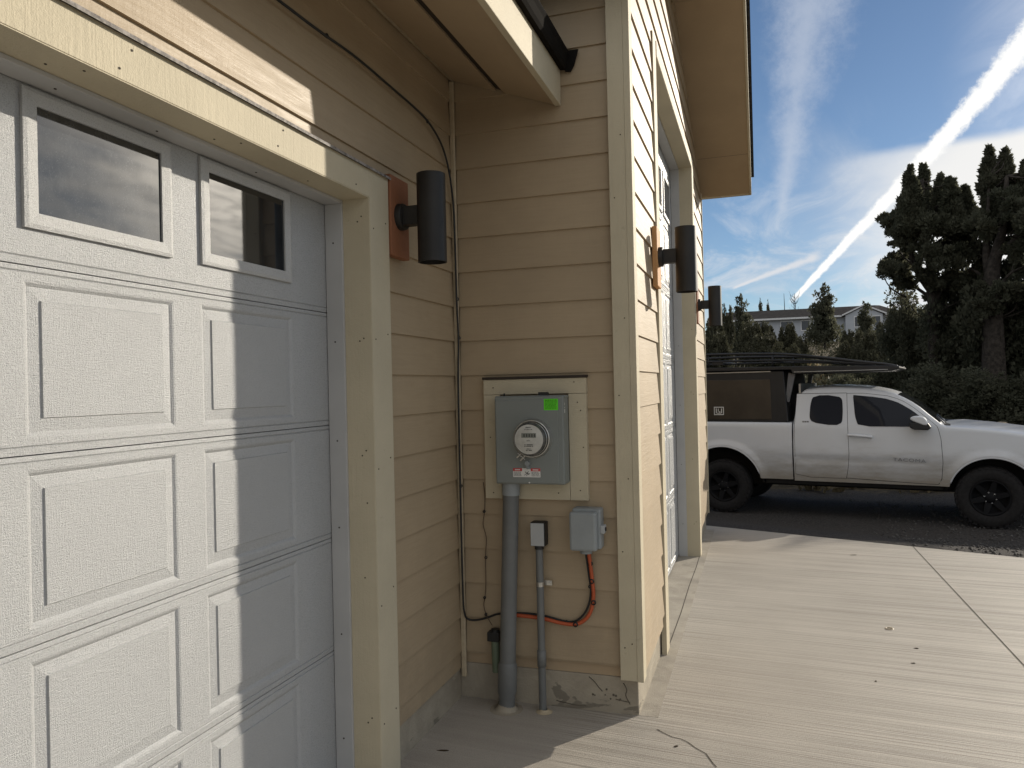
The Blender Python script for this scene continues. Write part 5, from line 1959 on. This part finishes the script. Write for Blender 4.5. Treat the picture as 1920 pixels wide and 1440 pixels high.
# bare poplars beyond the far roof
for (px, d, h, lab) in ((1471, 118.0, 7.2, 'bare thin tree above the far roof, straight one'), (1491, 120.0, 7.6, 'bare branching tree above the far roof')):
    p = at(px, 600, d)
    t = thing('bare_tree', (p.x, p.y, gz(p.x, p.y)), lab, 'tree')
    zt = at(px, 550, d).z - gz(p.x, p.y)
    mb = MB()
    rng = np.random.default_rng(int(px))
    mb.tube([(0, 0, 0), (0.05, 0, zt * 0.6), (0, 0, zt)], 0.10, n=6, sub=4, taper=0.02)
    if px > 1480:
        for i in range(26):
            z0 = zt * rng.uniform(0.55, 0.95)
            a = rng.uniform(0, 6.28)
            ll = rng.uniform(0.5, 1.3)
            mb.tube([(0, 0, z0), (ll * .5 * math.cos(a), ll * .5 * math.sin(a), z0 + ll * .4), (ll * .7 * math.cos(a), ll * .7 * math.sin(a), z0 + ll)], 0.035, n=4, sub=2, taper=0.012)
    mb.build('trunk', M['bark'], t, shift=(0, 0, 0))

# brush and dry grass on the slope: nobody could count it
rng = np.random.default_rng(77)
n = 900
yy_ = rng.uniform(15.5, 95, n)
xx_ = rng.uniform(-0.25, 0.75, n) * yy_ * 0.62 + rng.normal(size=n) * 1.5
cs = np.stack([xx_, yy_, ground_z(xx_, yy_) + 0.18], 1)
V, F = sprigs(cs, rng.uniform(0.2, 0.75, n), 34, 0.17, rng, up=0.8, flat=0.6)
tag(np_mesh('brush', V, F, M['leaf3']), 'pale sagebrush and scrub covering the hillside', 'brush', kind='stuff')
n = 2600
yy_ = rng.uniform(14.0, 60, n)
xx_ = rng.uniform(-0.3, 0.8, n) * yy_ * 0.62 + rng.normal(size=n) * 1.5
cs = np.stack([xx_, yy_, ground_z(xx_, yy_) + 0.05], 1)
V, F = sprigs(cs, rng.uniform(0.10, 0.35, n), 16, 0.16, rng, up=2.0, flat=0.4)
tag(np_mesh('dry_grass', V, F, M['dry']), 'dry tan grass tufts on the slope', 'grass', kind='stuff')

# loose gravel at the edge of the slab
n = 5200
xx_ = 1.3 + 6.7 * rng.random(n) ** 0.8
yy_ = 8.53 - 0.373 * xx_ + rng.random(n) ** 1.2 * 5.0 + 0.03
zz_ = ground_z(xx_, yy_)
sz = rng.uniform(0.006, 0.020, n)
oct_ = np.array([[1, 0, 0], [0, 1, 0], [-1, 0, 0], [0, -1, 0], [0, 0, 1], [0, 0, -0.6]], float)
V = (oct_[None] * sz[:, None, None] * rng.uniform(0.6, 1.3, (n, 6, 3))) + np.stack([xx_, yy_, zz_ + sz * 0.3], 1)[:, None, :]
tri = np.array([[0, 1, 4], [1, 2, 4], [2, 3, 4], [3, 0, 4], [1, 0, 5], [2, 1, 5], [3, 2, 5], [0, 3, 5]])
F = (np.arange(n)[:, None, None] * 6 + tri[None]).reshape(-1, 3)
tag(np_mesh('gravel', V.reshape(-1, 3), F, M['stone']), 'loose dark gravel beyond the slab edge', 'gravel', kind='stuff')

# sunlit boulder under the right trees
p = at(1872, 770, 17.6)
rng = np.random.default_rng(3)
bm = bmesh.new()
bmesh.ops.create_icosphere(bm, subdivisions=3, radius=0.42)
for v in bm.verts:
    v.co *= 1 + 0.25 * math.sin(v.co.x * 9 + 1) * math.sin(v.co.z * 7) + rng.normal() * 0.02
    v.co.z *= 1.25
me = bpy.data.meshes.new('boulder')
bm.to_mesh(me)
bm.free()
me.materials.append(M['rock'])
o = bpy.data.objects.new('boulder', me)
C.objects.link(o)
o.location = (p.x, p.y, gz(p.x, p.y) + 0.45)
tag(o, 'pale upright rock catching the sun under the right junipers', 'rock')

# litter on the slab
def leaf(x, y, l, w, a, lab):
    mb = MB()
    c, s = math.cos(a), math.sin(a)
    pts = [(-l, 0, 0.002), (-l * .3, w * .8, 0.003), (l * .5, w * .6, 0.004), (l, 0, 0.003), (l * .4, -w * .8, 0.003), (-l * .4, -w * .7, 0.002)]
    top = [(x + c * u - s * v, y + s * u + c * v, z + 0.0005) for u, v, z in pts]
    bot = [(q[0], q[1], 0.0012) for q in top]
    k = len(top)
    mb.add(top + bot, [tuple(range(k)), tuple(range(2 * k - 1, k - 1, -1))] + [(i, (i + 1) % k, (i + 1) % k + k, i + k) for i in range(k)])
    o = mb.build('dead_leaf', M['leaf_dry'], shift=(x, y, 0))
    tag(o, lab, 'leaf', 'bits of leaf litter on the concrete')


leaf(-1.367, 3.082, 0.028, 0.006, 0.2, 'thin dark leaf lying in the shaded corner below the near door casing')
leaf(0.848, 4.998, 0.013, 0.006, -0.2, 'dark bit of leaf on the slab, nearest the saw joint')
leaf(0.785, 4.732, 0.012, 0.005, 0.1, 'dark bit of leaf on the slab, just in front of another')
leaf(-0.385, 3.392, 0.012, 0.006, 0.6, 'dark crumb beside the crack at the house corner')
leaf(0.781, 7.521, 0.030, 0.006, 0.3, 'thin twig-like leaf near the far edge of the slab')
leaf(0.55, 4.40, 0.009, 0.005, 0.9, 'tiny dark crumb in the middle of the slab')
leaf(1.42, 4.35, 0.010, 0.006, 0.4, 'tiny dark crumb right of the saw joint')
mb = MB()
mb.lathe((0.757, 5.352, 0.0), (0, 0, 1), [(0.016, 0.002), (0.018, 0.005), (0.023, 0.0055), (0.026, 0.002)], n=20)
o = mb.build('washer', M['caulk'], shift=(0.757, 5.352, 0))
tag(o, 'small pale ring lying flat on the sunlit concrete', 'ring')
